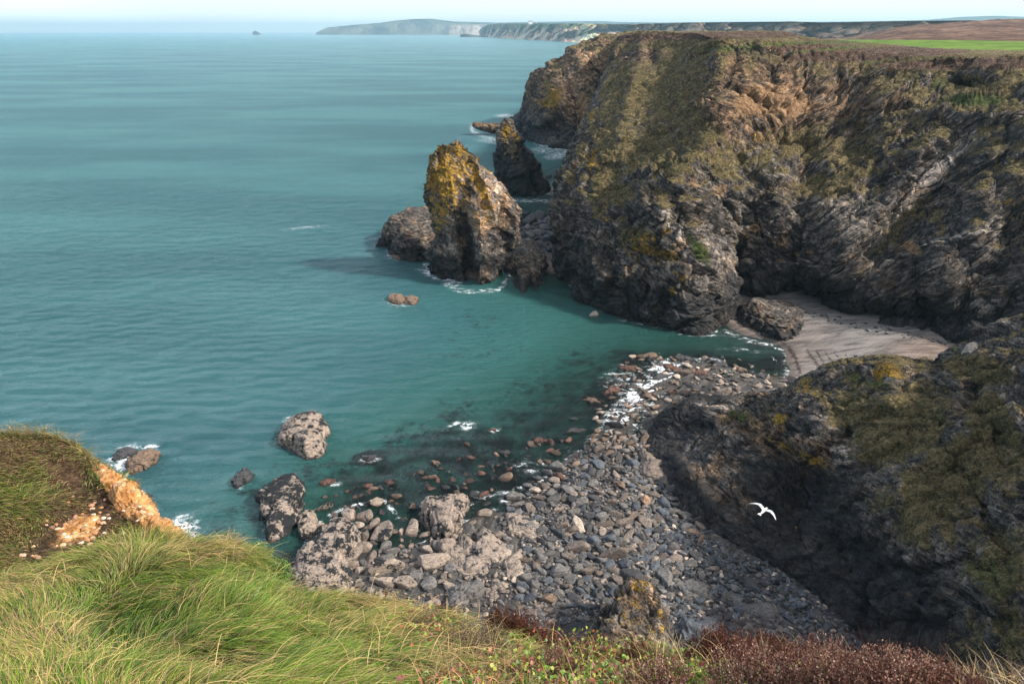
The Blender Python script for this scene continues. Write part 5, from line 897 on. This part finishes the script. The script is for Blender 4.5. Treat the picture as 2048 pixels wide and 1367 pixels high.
# long wind combed grass on the near bank
strawz = [(760,1200,170,26,-8,1.),(650,1180,80,18,0,.9),(60,1180,120,22,12,.7),(400,1110,110,20,0,.6),(960,1340,140,24,-6,.9),(90,1320,80,60,0,.55),(380,1340,80,30,0,.6),(800,1270,140,26,-10,.65),(900,1230,60,30,0,1.)]
greenz = [(260,1250,170,60,-20,1.),(480,1200,180,60,-6,.8),(620,1310,220,50,0,.8),(700,1220,60,22,0,.5),(180,1350,90,40,0,.7)]
def gdens(px, py): return (px < 1010 + 60*np.sin(py/17))*(1 - .9*patch(px, py, [(960,1335,36,12,-18,1.),(850,1265,60,40,0,.75),(960,1290,60,30,0,1.)]))*1.
P, N, px, py = sample(SB, 200000, gdens); m = len(P)
fl = fbm(np.stack([P[:, 0]*1.1, P[:, 1]*1.1, 0*px], -1), 2); ang = .45 + fl*3.4 + 1.7*sstep(520, 60, px) + rng.normal(size=m)*.30 - .4*sstep(500, 900, px)
lean = np.stack([np.cos(ang), np.sin(ang)*.8, -.12 + 0*ang], -1); up = unit(N*.45 + np.array([0, 0, .75]) + rng.normal(size=(m, 3))*.12)
tuft = sstep(-.35, .35, fbm(np.stack([P[:, 0]*3.3, P[:, 1]*3.3, 0*px], -1), 2)); L = rng.uniform(.06, .16, m)*(.5 + .75*tuft)*np.where(px > 560, .85, 1.)
st = patch(px, py, strawz); gr = patch(px, py, greenz); cl = sstep(-.3, .3, fbm(np.stack([P[:, 0]*4.5, P[:, 1]*4.5, 0*px + 5], -1), 2))
parts.append(ribbons(P, up, lean, L, rng.uniform(.0014, .0028, m), pal(m, [.9*gr + .30, .5*gr + .28, .5*gr + .12 + 1.3*patch(px, py, [(240,1290,80,50,0,1.),(500,1165,60,14,-10,.6),(420,1345,60,26,0,.5)]), .12 + 1.0*st + .2*cl, .10 + .7*st + .15*cl, .3], [GR, GB, GD, ST_, TN, OL]), 6, rng.uniform(.1, .5, m)))  # extra dark green blades in the dents paint their shade
# loose straw lying on top
P, N, px, py = sample(SB, 7000, lambda a, b_: (a < 1000)*(.35 + .65*patch(a, b_, strawz))); m = len(P); ang = rng.normal(size=m)*.9 + .2
lean = np.stack([np.cos(ang), np.sin(ang), -.05 + 0*ang], -1); parts.append(ribbons(P, unit(N + np.array([0, 0, .5])), lean, rng.uniform(.12, .26, m), .0022, pal(m, [.7, .3], [ST_*1.15, TN]), 7, rng.uniform(.35, .62, m)))
v, f, c = join(parts); o = mk('grass', v, f, M_BLADE, {'tint': c}); tag(o, 'long green and straw coloured grass combed by the wind on the near bank', 'grass', kind='stuff')
# shorter rough grass on the left bank
def mdens(px, py):
    bare = np.maximum(patch(px, py, [(266,1010,74,28,-45,1.5),(318,1058,46,30,-50,1.5),(232,974,52,20,-43,1.3),(160,1062,60,36,20,1.1),(205,940,24,12,-40,.8)]), patch(px, py, [(140,960,60,26,-45,.85),(90,1095,60,22,25,.85),(205,1010,40,30,-40,.8),(110,1020,26,40,-30,.5)]))
    return np.clip(1.05 - 1.25*bare, 0, 1)
P, N, px, py = sample(SM, 125000, mdens); m = len(P); fl = fbm(P*.9, 2); ang = .2 + fl*3 + rng.normal(size=m)*.4; lean = np.stack([np.cos(ang), np.sin(ang)*.6, 0*ang - .1], -1)
g = sstep(-.25, .3, fbm(P*1.1 + 9, 2)); br = patch(px, py, [(130,1000,120,80,-30,.8),(30,1060,60,80,0,.6),(180,910,60,30,-30,.5)])
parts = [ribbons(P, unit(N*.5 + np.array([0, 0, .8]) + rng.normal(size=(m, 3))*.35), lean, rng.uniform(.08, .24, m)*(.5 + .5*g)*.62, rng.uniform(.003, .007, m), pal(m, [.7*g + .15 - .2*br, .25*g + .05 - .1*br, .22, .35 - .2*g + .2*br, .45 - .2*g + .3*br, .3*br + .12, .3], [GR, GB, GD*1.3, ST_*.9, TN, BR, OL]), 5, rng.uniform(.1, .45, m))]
# fringe standing against the sea
ex = rng.uniform(-60, 200, 900); ey = np.interp(ex, MX[:, 0], MX[:, 1]); er = np.interp(ex, MX[:, 0], MX[:, 2]); P = D(ex, ey + 4, er); m = len(P)
parts.append(ribbons(P, np.tile([0, 0, 1.], (m, 1)) + rng.normal(size=(m, 3))*.2, np.stack([rng.normal(size=m)*.7 + .2, rng.normal(size=m)*.3, 0*ex], -1), rng.uniform(.08, .28, m), .006, pal(m, [.5, .3, .2], [TN, OL, ST_*.8]), 5, .2))
v, f, c = join(parts); tag(mk('grass', v, f, M_BLADE, {'tint': c}), 'short rough green and brown grass on the left bank above the sea', 'grass', kind='stuff')
# turf on the cliffs: tussocks with real blades
for (Pg, Vg, nb_, Lr, Wr, far, nm, lb) in ((PSP, VSP, 60000, (.16, .42), .035, 9., 'spur', 'tussocky olive and straw coloured grass on the slope of the near spur'), (PHD, VHD, 70000, (.35, .85), .10, 30., 'headland', 'tussocky olive and brown grass on the slopes of the main headland')):
    a_, b_, c_, d_, A, N = (q for q in (Pg[:-1, :-1].reshape(-1, 3), Pg[1:, :-1].reshape(-1, 3), Pg[1:, 1:].reshape(-1, 3), Pg[:-1, 1:].reshape(-1, 3), None, None))
    px, py, dep = proj(a_); vg = Vg[:-1, :-1].ravel(); n_ = np.cross(b_ - a_, d_ - a_); A = np.linalg.norm(n_, axis=1)/dep**1.5; n_ = n_/(np.linalg.norm(n_, axis=1)[:, None] + 1e-9); n_ *= -np.sign((n_*(a_ - [0, 0, CAMZ])).sum(1))[:, None]
    A = A*sstep(.35, .75, vg + .5*fbm(a_/2.2, 3))*(py < 1380)*(px > 1000)*(px < 2150)*(n_[:, 2] > .05)*(a_[:, 1] < 300)
    k = rng.choice(len(A), nb_, p=A/A.sum()); u, v = rng.uniform(size=(2, nb_, 1)); P = a_[k]*(1-u)*(1-v) + b_[k]*u*(1-v) + c_[k]*u*v + d_[k]*(1-u)*v; N = n_[k]; px, py, _ = proj(P)
    cl = fbm(P/(.9 if nm == 'spur' else 2.2), 3); ang = rng.uniform(0, 6.28, nb_); tone = sstep(-.3, .3, fbm(P/(4 if nm == 'spur' else 10), 2))
    gz2 = patch(px, py, [(1395,500,16,44,32,.9),(1950,200,62,12,0,.9),(1560,92,200,7,3,.6),(1520,815,50,16,-20,1.),(1470,830,46,14,-35,.8),(1740,760,60,12,-10,.6),(1960,1160,90,60,20,.5),(1990,1290,60,60,0,.4),(1280,440,30,20,0,.5)])
    ht = patch(px, py, [(1400,72,260,9,1,1.),(1750,108,240,14,3,1.),(1950,128,200,12,1,1.)])
    cc = pal(nb_, [.5*tone + .1, .45, .35, .3*(1 - tone) + .12, .9*gz2, .25 + 2.5*ht], [(.42, .31, .15), (.20, .155, .06), (.095, .085, .03), (.035, .035, .015), (.10, .15, .03), (.13, .075, .05)])
    cc = cc*(1.3 if nm == 'spur' else 1.)
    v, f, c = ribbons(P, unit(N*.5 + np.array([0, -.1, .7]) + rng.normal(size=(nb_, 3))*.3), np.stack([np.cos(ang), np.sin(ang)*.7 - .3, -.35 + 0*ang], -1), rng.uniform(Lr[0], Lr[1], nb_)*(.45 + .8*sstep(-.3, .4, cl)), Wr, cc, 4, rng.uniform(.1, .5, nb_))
    tag(mk('cliff_grass', v, f, M_BLADE, {'tint': c}), lb, 'grass', kind='stuff')

# scree of small orange stones on the left bank
P, N, px, py = sample(SM, 2600, lambda a, b_: patch(a, b_, [(165,1058,60,36,20,1.),(272,1010,60,26,-46,.5),(100,1100,50,20,20,.5)])); VS, FS, CS, off = [], [], [], 0
for i in range(len(P)):
    S_, f_ = tiny[i % 8]; s_ = rng.uniform(.008, .028)**1.; VS.append(S_*s_*np.array([1, .8, .6]) + P[i]); FS.append(f_ + off); off += len(S_)
    cc = [(.55, .34, .22), (.42, .20, .10), (.62, .48, .38), (.25, .15, .10)][i % 4]; CS.append(np.tile((*cc, 1), (len(S_), 1)))
M_CHIP = NB('stone_chip'); M_CHIP.bsdf(M_CHIP.attr('tint').outputs['Color'], .9); M_CHIP = M_CHIP.m
tag(mk('scree', np.concatenate(VS), np.concatenate(FS), M_CHIP, {'tint': np.concatenate(CS)}, smooth=False), 'scree of small orange and pink stones on the bare patch of the left bank', 'stones', kind='stuff')

# ---------------------------------------------------------------- succulent mat, heather, tufts
pxb, pyb, _ = proj(PB); _q = np.stack([pxb.ravel(), pyb.ravel()], -1); _okb = (PB[..., 2].ravel() > CAMZ - 4.2)
def on_bank(x, y):
    d = np.hypot(_q[:, 0] - x, _q[:, 1] - y) + 1e4*(~_okb); return PB.reshape(-1, 3)[d.argmin()].copy()
def leaves(P, up, size, colr, asp=.45, spread=.8):
    """small folded leaves, three vertices a side"""
    m = len(P); d = unit(up + rng.normal(size=(m, 3))*spread); s = unit(np.cross(d, rng.normal(size=(m, 3)))); size = np.broadcast_to(size, m)[:, None]; k = np.cross(d, s)
    A = np.stack([P, P + d*size*.55 + s*size*asp + k*size*.15, P + d*size, P + d*size*.55 - s*size*asp + k*size*.15], 1); F_ = (np.arange(m)*4)[:, None] + np.array([0, 1, 2, 3])
    cc = np.repeat(colr, 4, 0)*np.tile([.6, 1, 1.15, 1], m)[:, None]; return A.reshape(-1, 3), F_, np.concatenate([cc, np.ones((len(cc), 1))], 1)
sz = [(1180,1340,150,44,0,1.),(1300,1365,160,30,0,1.),(850,1262,60,30,-20,.9),(790,1250,40,20,0,.6),(1090,1360,60,30,0,.8),(1420,1385,90,20,0,.8),(1150,1400,400,30,0,.9)]
P, N, px, py = sample(SB, 30000, lambda a, b_: patch(a, b_, sz)*(a > 740)); m = len(P); hum = sstep(-.3, .3, fbm(P*5, 2)); P = P + N*(rng.uniform(0, .05, (m, 1)) + .03*hum[:, None])
cz = sstep(-.2, .35, fbm(P*3.1 + 4, 2)); lf1 = leaves(P, N, rng.uniform(.010, .020, m), pal(m, [1.0 - .7*cz, .45, .28 + .3*cz, .22 + .35*cz, .1], [(.16, .30, .035), (.38, .42, .07), (.42, .12, .06), (.34, .14, .11), (.09, .15, .03)]), .5, 1.)
P, N, px, py = sample(SB, 2600, lambda a, b_: patch(a, b_, sz)*(a > 760)*(a < 1480)); m = len(P); ang = rng.uniform(0, 6.28, m)
lf2 = ribbons(P, unit(N + [0, 0, .6]), np.stack([np.cos(ang), np.sin(ang), 0*ang], -1), rng.uniform(.08, .22, m), .0028, pal(m, [.7, .4, .2], [ST_, TN, OL]), 6, rng.uniform(.1, .55, m))
v, f, c = join([lf1, lf2]); tag(mk('succulent_mat', v, f, M_BLADE, {'tint': c}), 'mat of small green, yellow and red succulent leaves with dry stalks at the bottom edge', 'ground plants', kind='stuff')
# dry brown litter under the heather and at the bank edge
P, N, px, py = sample(SB, 15000, lambda a, b_: (a > 860)*(1 - .8*patch(a, b_, sz))); m = len(P); ang = rng.uniform(0, 6.28, m)
parts = [ribbons(P, unit(N + [0, 0, .3]), np.stack([np.cos(ang), np.sin(ang), 0*ang], -1), rng.uniform(.04, .13, m), .003, pal(m, [.3, .4, .5, .3], [ST_*.8, TN*.8, BR, (.06, .03, .02)]), 5, rng.uniform(.1, .5, m))]
v, f, c = join(parts); tag(mk('dry_litter', v, f, M_BLADE, {'tint': c}), 'brown dry grass and dead twigs between the heather bushes', 'dead grass', kind='stuff')
def bush_mesh(seed, R, Hh, cols, w, nst=420, leafn=22, lsize=.008, stem=(.07, .035, .025)):
    r = np.random.default_rng(seed); th = r.uniform(0, 6.28, nst); rr = np.sqrt(r.uniform(0, 1, nst)); tip = np.stack([np.cos(th)*rr*R, np.sin(th)*rr*R, Hh*(1 - .55*rr**2)*r.uniform(.72, 1.12, nst)], -1)
    P0 = np.stack([tip[:, 0]*.35, tip[:, 1]*.35, 0*th - .02], -1); dlt = tip - P0; L = np.linalg.norm(dlt, axis=1)
    st_ = ribbons(P0, unit(dlt*np.array([.6, .6, 1.3])), unit(dlt + r.normal(size=(nst, 3))*.06)*1.0, L*1.0, .0026, np.tile(stem, (nst, 1)), 5, -.05, side=unit(r.normal(size=(nst, 3))))
    k = np.repeat(np.arange(nst), leafn); t = r.uniform(.3, 1.02, len(k))[:, None]; Q = P0[k] + dlt[k]*t*np.array([1, 1, 1]) + r.normal(size=(len(k), 3))*.006
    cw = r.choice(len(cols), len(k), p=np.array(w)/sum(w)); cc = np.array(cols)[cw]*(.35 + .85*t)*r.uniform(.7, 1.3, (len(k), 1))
    lf_ = leaves(Q, unit(dlt[k]), r.uniform(.6, 1.3, len(k))*lsize, cc, .3, .7)
    return join([st_, lf_])
RED = [(.135, .042, .024), (.070, .026, .018), (.24, .10, .06)]; PNK = [(.26, .13, .095), (.14, .048, .032), (.40, .25, .18)]; GRY = [(.26, .20, .16), (.15, .11, .09), (.34, .27, .2)]; GRN = [(.10, .22, .03), (.18, .32, .05), (.05, .11, .02)]
protos = {}
for kd, cols, w, ns, ln, ls in (('red', RED, (5, 4, 2), 420, 24, .009), ('pink', PNK, (4, 4, 3), 380, 20, .009), ('grey', GRY, (3, 3, 2), 300, 10, .007), ('green', GRN, (4, 4, 2), 500, 12, .012)):
    for j in range(2 if kd != 'red' else 3):
        v, f, c = bush_mesh(50 + j, 1., 1., cols, w, ns, ln, ls*5.2); protos[kd, j] = mk('heather', v, f, M_BLADE, {'tint': c}, link=False).data
def bush(kd, j, x, y, R, Hh, label, cat, group, name='heather'):
    o = bpy.data.objects.new(name, protos[kd, j]); C.objects.link(o); o.location = on_bank(x, y) - np.array([0, 0, .02]); o.scale = (R*1.25, R*1.1, Hh*1.08); o.rotation_euler = (rng.uniform(-.15, .15), rng.uniform(-.15, .15), rng.uniform(0, 6.28)); return tag(o, label, cat, group)
HB = [('red',0,1000,1300,.11,.27,'tallest dark red heather, at the left end of the row above the boulders'),('red',1,1045,1306,.12,.25,'dark red heather right beside the tallest one'),('red',2,1085,1318,.12,.20,'dark heather sloping down beside the green mat'),('red',0,1130,1322,.10,.13,'low dark heather left below the lichen pinnacle'),
 ('red',1,1175,1325,.10,.13,'low dark heather in front of the orange foot of the pinnacle'),('red',2,1225,1330,.10,.13,'low heather in front of the middle of the pinnacle'),('red',0,1280,1345,.10,.15,'round dark heather left of the golden tuft'),('red',1,1330,1372,.09,.10,'small dark heather under the golden tuft'),
 ('red',2,890,1245,.07,.12,'small red heather on the edge above the flat table rock'),('red',0,1380,1362,.13,.20,'dark heather right of the golden tuft'),('red',1,1430,1355,.13,.23,'high dark heather in the right half of the edge'),('red',2,1480,1356,.12,.23,'dark heather in front of the broad blue slab'),('red',1,1530,1352,.13,.25,'rounded dark heather with a paler crown'),
 ('red',0,1580,1366,.10,.17,'single round red heather standing clear of its neighbours'),('pink',0,1545,1375,.10,.16,'pinkish heather below the rounded dark one'),('pink',1,1640,1374,.12,.18,'pink tipped heather left of the bare twigs'),('red',2,1690,1378,.11,.17,'dark heather behind the bare twigs'),('pink',0,1500,1400,.13,.16,'pink heather at the bottom edge of the frame, left of three'),
 ('pink',1,1420,1410,.12,.13,'faded pink heather beside the succulent mat'),('pink',0,1590,1405,.12,.15,'pink heather at the bottom edge, middle of three'),('pink',1,1690,1412,.12,.15,'pink heather at the bottom edge, right of three'),('red',1,1740,1398,.10,.12,'low red heather under the bare twigs'),('pink',0,1790,1405,.12,.14,'pale tipped heather right of the bare twigs'),
 ('pink',1,1850,1408,.11,.12,'low pale heather towards the right corner'),('red',0,1910,1420,.11,.10,'low dark heather near the right corner'),('grey',0,960,1325,.12,.22,'grey dead heather in front of the tallest red one'),('grey',1,920,1300,.10,.16,'small grey dead heather at the bank edge'),('grey',0,860,1262,.09,.12,'grey brittle heather behind the green cushion plants'),('pink',1,1120,1355,.10,.12,'pinkish low heather growing into the green mat'),
 ('pink',0,1330,1410,.12,.12,'pinkish heather below the golden tuft'),('grey',1,1480,1425,.10,.13,'grey twiggy heather at the bottom edge'),('pink',0,1975,1432,.11,.09,'lowest pale heather in the right corner')]
for k, (kd, j, x, y, R, Hh, lb) in enumerate(HB): bush(kd, j, x, y, R, Hh, lb, 'heather', 'heather bushes along the edge of the near bank')
for x, y, R, Hh, lb in [(862,1262,.055,.10,'bright green cushion plant, the larger of two side by side'),(815,1240,.045,.08,'bright green cushion plant, left of two side by side'),(938,1322,.04,.05,'small dark green cushion plant above the sandy ledge')]: bush('green', 0 if R > .05 else 1, x, y, R, Hh, lb, 'cushion plant', 'green cushion plants', 'cushion_plant')
for x, y, R, Hh, lb in [(500,1128,.14,.12,'olive green cushion plant at the brink of the bank'),(540,1160,.12,.12,'olive green cushion plant, lower of two at the brink')]: bush('green', 0, x, y, R, Hh, lb, 'cushion plant', 'olive cushion plants at the brink', 'cushion_plant')
def tuft_obj(x, y, n_, Hh, cols, w, label, R=.05, onb=True, r=None):
    c_ = on_bank(x, y) if onb else D(x, y, r); P = c_ + np.stack([rng.normal(size=n_)*R*.5, rng.normal(size=n_)*R*.4, -.02 + 0*np.zeros(n_)], -1); ang = rng.uniform(0, 6.28, n_)
    v, f, c = ribbons(P - c_, unit(np.array([0, 0, 1.]) + rng.normal(size=(n_, 3))*.25), np.stack([np.cos(ang), np.sin(ang), 0*ang], -1)*.7, Hh*rng.uniform(.5, 1.1, n_), .0032, pal(n_, w, cols), 6, rng.uniform(0, .4, n_))
    o = mk('grass_tuft', v, f, M_BLADE, {'tint': c}); o.location = c_; return tag(o, label, 'grass tuft')
tuft_obj(1320, 1345, 520, .20, [(.30, .26, .05), (.42, .33, .10), (.16, .16, .03)], [.5, .4, .3], 'golden green grass tuft standing between dark heather bushes', .08)
tuft_obj(455, 1098, 420, .16, [TN, OL, ST_], [.5, .3, .3], 'brown grass tuft on the brink beside the orange cliff', .07)
tuft_obj(1450, 1420, 260, .12, [OL, ST_, GR], [.4, .4, .3], 'pale green tuft at the bottom edge beside the succulent mat', .06)
M_TWIG = NB('dry_wood'); M_TWIG.bsdf(M_TWIG.ramp(M_TWIG.noise(M_TWIG.n('NewGeometry').outputs['Position'], 60, 4), [(.4, (.16, .11, .08)), (.6, (.42, .33, .25))]), .9); M_TWIG = M_TWIG.m
def tube(pts, r0, r1, k=6):
    pts = np.array(pts, float); m = len(pts); t = np.gradient(pts, axis=0); t = unit(t); a = unit(np.cross(t, [.3, 1, .2])); b_ = np.cross(t, a); th = np.linspace(0, 2*np.pi, k, endpoint=False); r = np.linspace(r0, r1, m)[:, None, None]
    V_ = pts[:, None] + r*(a[:, None]*np.cos(th)[None, :, None] + b_[:, None]*np.sin(th)[None, :, None]); i = np.arange(m - 1)[:, None]; j = np.arange(k)[None]; j2 = (j + 1) % k
    return V_.reshape(-1, 3), np.stack([i*k + j, i*k + j2, (i+1)*k + j2, (i+1)*k + j], -1).reshape(-1, 4), np.ones((m*k, 4))
def twig(x, y, Hh, label, seed, nb=9):
    r = np.random.default_rng(seed); ps = []
    def grow(p, d, L, rad, lev):
        q = [p]
        for _ in range(5): d = d + r.normal(size=3)*.16; d /= np.linalg.norm(d); q.append(q[-1] + d*L/5)
        ps.append(tube(q, rad, rad*.5))
        if lev < 2:
            for _ in range(3 if lev else nb // 3 + 1): k = r.integers(2, 6); grow(q[k], unit(d + r.normal(size=3)*.7 + np.array([0, 0, .25])), L*.55, rad*.55, lev + 1)
    for _ in range(3): grow(np.array([r.normal()*.01, r.normal()*.01, -.02]), unit(np.array([r.normal()*.5, r.normal()*.3, 1.])), Hh*.6, .0032, 0)
    v, f, c = join(ps); o = mk('bare_twigs', v, f, M_TWIG); o.location = on_bank(x, y); return tag(o, label, 'twigs')
twig(1745, 1385, .24, 'bleached bare twigs rising from the heather near the right corner', 3)
twig(920, 1310, .20, 'grey bare twigs lying over the dead heather', 5); twig(1790, 1392, .15, 'smaller bare twigs right of the bleached ones', 8)
def stalk(x, y, r_, Hh, lx, label, seed, onb=False):
    c_ = on_bank(x, y) if onb else D(x, y, r_); q = [(lx*t*t, 0, Hh*t) for t in np.linspace(0, 1, 8)]; ps = [tube(q, .0028, .0014)]; r = np.random.default_rng(seed)
    for k in range(5): t = r.uniform(.75, 1); ps.append(tube([(lx*t*t, 0, Hh*t), (lx*t*t + r.normal()*.02, r.normal()*.01, Hh*t + .02)], .002, .001))
    v, f, c = join(ps); o = mk('dry_stalk', v, f, M_TWIG); o.location = c_; return tag(o, label, 'dry stalk')
stalk(382, 1082, 4.7, .13, .005, 'thin dry flower stalk upright against the sea by the orange cliff', 1); stalk(555, 1215, 3.9, .28, -.03, 'pale dry flower stalk rising from the long grass', 2, True); stalk(600, 1190, 4.2, .14, -.16, 'dry stalk leaning left over the water beside the massive crag', 3)

# ---------------------------------------------------------------- gulls
b = NB('gull_feather'); p3 = b.n('SeparateXYZ'); tcn = b.n('TexCoord'); b.l(tcn.outputs['Object'], p3.inputs[0])
ax_ = b.math('ABSOLUTE', p3.outputs[0]); tipf = b.mr(ax_, .58, .63); wingf = b.mr(ax_, .06, .12)
c_ = b.mix(wingf, (.74, .73, .71), (.52, .55, .58)); c_ = b.mix(tipf, c_, (.05, .05, .055)); b.bsdf(c_, .7); M_GULL = b.m
M_BEAK = NB('gull_beak'); M_BEAK.bsdf((.65, .42, .05), .5); M_BEAK = M_BEAK.m
def gull(loc, rot, label, span=1.3, arch=1.):
    s = span/1.3; t = np.linspace(0, 1, 26); yy = np.interp(t, [0, 1], [-.27, .27]); rad = np.interp(yy, [-.27, -.2, -.10, .02, .12, .17, .20, .245, .27], [.004, .022, .048, .066, .056, .040, .036, .034, .008]); zz = np.interp(yy, [-.27, 0, .2, .27], [.0, 0, .012, .004])
    th = np.linspace(0, 2*np.pi, 14, endpoint=False); B_ = np.stack([rad[:, None]*np.cos(th), yy[:, None] + 0*th, zz[:, None] + rad[:, None]*.92*np.sin(th)], -1); nb_ = 14
    i = np.arange(25)[:, None]; j = np.arange(nb_)[None]; FB = np.stack([i*nb_ + j, i*nb_ + (j+1) % nb_, (i+1)*nb_ + (j+1) % nb_, (i+1)*nb_ + j], -1).reshape(-1, 4); ps = [(B_.reshape(-1, 3), FB, np.ones((26*14, 4)))]
    for sg in (-1, 1):
        u_ = np.linspace(0, 1, 20); X_ = sg*(.02 + .63*u_); le = np.interp(u_, [0, .35, .6, 1], [.11, .15, .10, -.10]); ch = np.interp(u_, [0, .3, .6, .85, 1], [.17, .17, .13, .075, .012]); zw = np.interp(u_, [0, .18, .38, .7, 1], [.03, .10, .125, .08, .0])*arch
        pr = np.array([(0, 0), (.12, .07), (.35, .09), (.7, .045), (1, 0), (.7, -.01), (.35, -.02), (.12, -.03)]); W_ = np.stack([X_[:, None] + 0*pr[:, 0], le[:, None] - ch[:, None]*pr[:, 0], zw[:, None] + ch[:, None]*pr[:, 1]*1.1], -1)
        i = np.arange(19)[:, None]; j = np.arange(8)[None]; ps.append((W_.reshape(-1, 3), np.stack([i*8 + j, i*8 + (j+1) % 8, (i+1)*8 + (j+1) % 8, (i+1)*8 + j], -1).reshape(-1, 4), np.ones((160, 4))))
    u_ = np.linspace(0, 1, 8); hw = .022 + .062*u_; T_ = np.stack([np.stack([-hw, -.20 - .14*u_, 0*u_ + .012], -1), np.stack([0*hw, -.20 - .155*u_, 0*u_ + .018], -1), np.stack([hw, -.20 - .14*u_, 0*u_ + .012], -1), np.stack([0*hw, -.20 - .15*u_, 0*u_ + .004], -1)], 1)
    i = np.arange(7)[:, None]; j = np.arange(4)[None]; ps.append((T_.reshape(-1, 3), np.stack([i*4 + j, i*4 + (j+1) % 4, (i+1)*4 + (j+1) % 4, (i+1)*4 + j], -1).reshape(-1, 4), np.ones((32, 4))))
    v, f, c = join(ps); o = mk('gull', v, f, M_GULL); md = o.modifiers.new('fuse', 'REMESH'); md.mode = 'VOXEL'; md.voxel_size = .006; md.use_smooth_shade = True
    v, f, c = tube([(0, .262, .004), (0, .29, .0), (0, .315, -.006)], .010, .002); bk = mk('beak', v, f, M_BEAK, parent=o)
    o.location = loc; o.scale = (s,)*3; o.rotation_euler = rot; return tag(o, label, 'gull')
gull(D(1527, 1021, 31.), (math.radians(4), math.radians(6), math.radians(-48)), 'large white gull gliding with spread wings in front of the dark spur', 1.32)
gull(D(1547, 719, 118.), (math.radians(-25), math.radians(30), math.radians(-40)), 'tiny white gull flying over the green pool beside the sand', 1.5, 1.5)

# ---------------------------------------------------------------- far small things
M_WHITE = NB('limewash'); M_WHITE.bsdf((.85, .84, .80), .8); M_WHITE = M_WHITE.m; M_SLATE = NB('slate'); M_SLATE.bsdf((.22, .23, .25), .7); M_SLATE = M_SLATE.m
def house(x, y, Yv, w_, d_, h_, label):
    c_ = V(x, y, Yv); o = bpy.data.objects.new('farmhouse', None); C.objects.link(o); o.location = c_; tag(o, label, 'house'); a, b_, g_ = w_/2, d_/2, h_*1.55
    mk('wall', np.array([(-a,-b_,-6),(a,-b_,-6),(a,b_,-6),(-a,b_,-6),(-a,-b_,h_),(a,-b_,h_),(a,b_,h_),(-a,b_,h_)]), [(0,1,5,4),(1,2,6,5),(2,3,7,6),(3,0,4,7)], M_WHITE, smooth=False, parent=o)
    mk('roof', np.array([(-a-1,-b_-1,h_-.3),(a+1,-b_-1,h_-.3),(a+1,b_+1,h_-.3),(-a-1,b_+1,h_-.3),(-a-1,0,g_),(a+1,0,g_)]), [(0,1,5,4),(2,3,4,5),(0,4,3,3),(1,2,5,5)], M_SLATE, smooth=False, parent=o)
    mk('chimney', np.array([(x_, y_, z_) for z_ in (h_, g_ + 3) for x_, y_ in ((-a+1,-1.2),(-a+3.4,-1.2),(-a+3.4,1.2),(-a+1,1.2))]), [(0,1,5,4),(1,2,6,5),(2,3,7,6),(3,0,4,7),(4,5,6,7)], M_WHITE, smooth=False, parent=o); return o
house(1061, 47.4, 5800, 30, 16, 13, 'white farmhouse alone on the far cliff top'); house(1073, 47.6, 5900, 18, 12, 7, 'smaller white building right of the far farmhouse')
M_POST = NB('fence_wood'); M_POST.bsdf((.30, .26, .22), .9); M_POST = M_POST.m
fr_ = bpy.data.objects.new('fence', None); C.objects.link(fr_); tag(fr_, 'thin post and wire fence along the top of the headland', 'fence')
fp = []
for k in range(13):
    x = 1606 + k*9.; y = 82.2 + k*.75; c_ = V(x, y, 300 - k*2.2); v, f, _c = tube([(0, 0, -1.5), (0, 0, 1.3)], .11, .09); o = mk('post', v, f, M_POST, parent=fr_); o.location = c_; fp.append(c_ + [0, 0, 1.])
for dz in (0, -.5): v, f, _c = tube(np.array(fp) + [0, 0, dz], .02, .02, 4); mk('wire', v, f, M_POST, parent=fr_)
ridge('islet', [(505,65.2),(507,63.6),(509,61.8),(511,61.9),(514,63.8),(517,65.2)], [(505,68.),(517,68.)], [(505,13500),(517,13500)], 30, MF3, 24, 8, 2., .2, back=.5)
ridge('islet', [(920,71.),(924,68.6),(930,68.2),(938,69.),(946,70.3),(956,71.6),(975,72.)], [(920,72.6),(975,73.)], [(920,8200),(975,8000)], 30, MF3, 60, 8, .5, .4, back=.5)
# ---------------------------------------------------------------- air
b = NB('haze_air'); vp = b.n('VolumePrincipled'); vp.inputs['Color'].default_value = (.50, .82, 1., 1); vp.inputs['Density'].default_value = 5.5e-5; vp.inputs['Anisotropy'].default_value = .2
b.l(vp.outputs[0], b.out.inputs[1]); x0, x1, y0, y1, zl, zt = -42000, 42000, -60, 32000, -15.5, 345
Vv = np.array([[x, y, z] for x in (x0, x1) for y in (y0, y1) for z in (zl, zt)])
tag(mk('haze', Vv, [(0, 1, 3, 2), (4, 6, 7, 5), (0, 4, 5, 1), (2, 3, 7, 6), (0, 2, 6, 4), (1, 5, 7, 3)], b.m, smooth=False), kind='stuff')
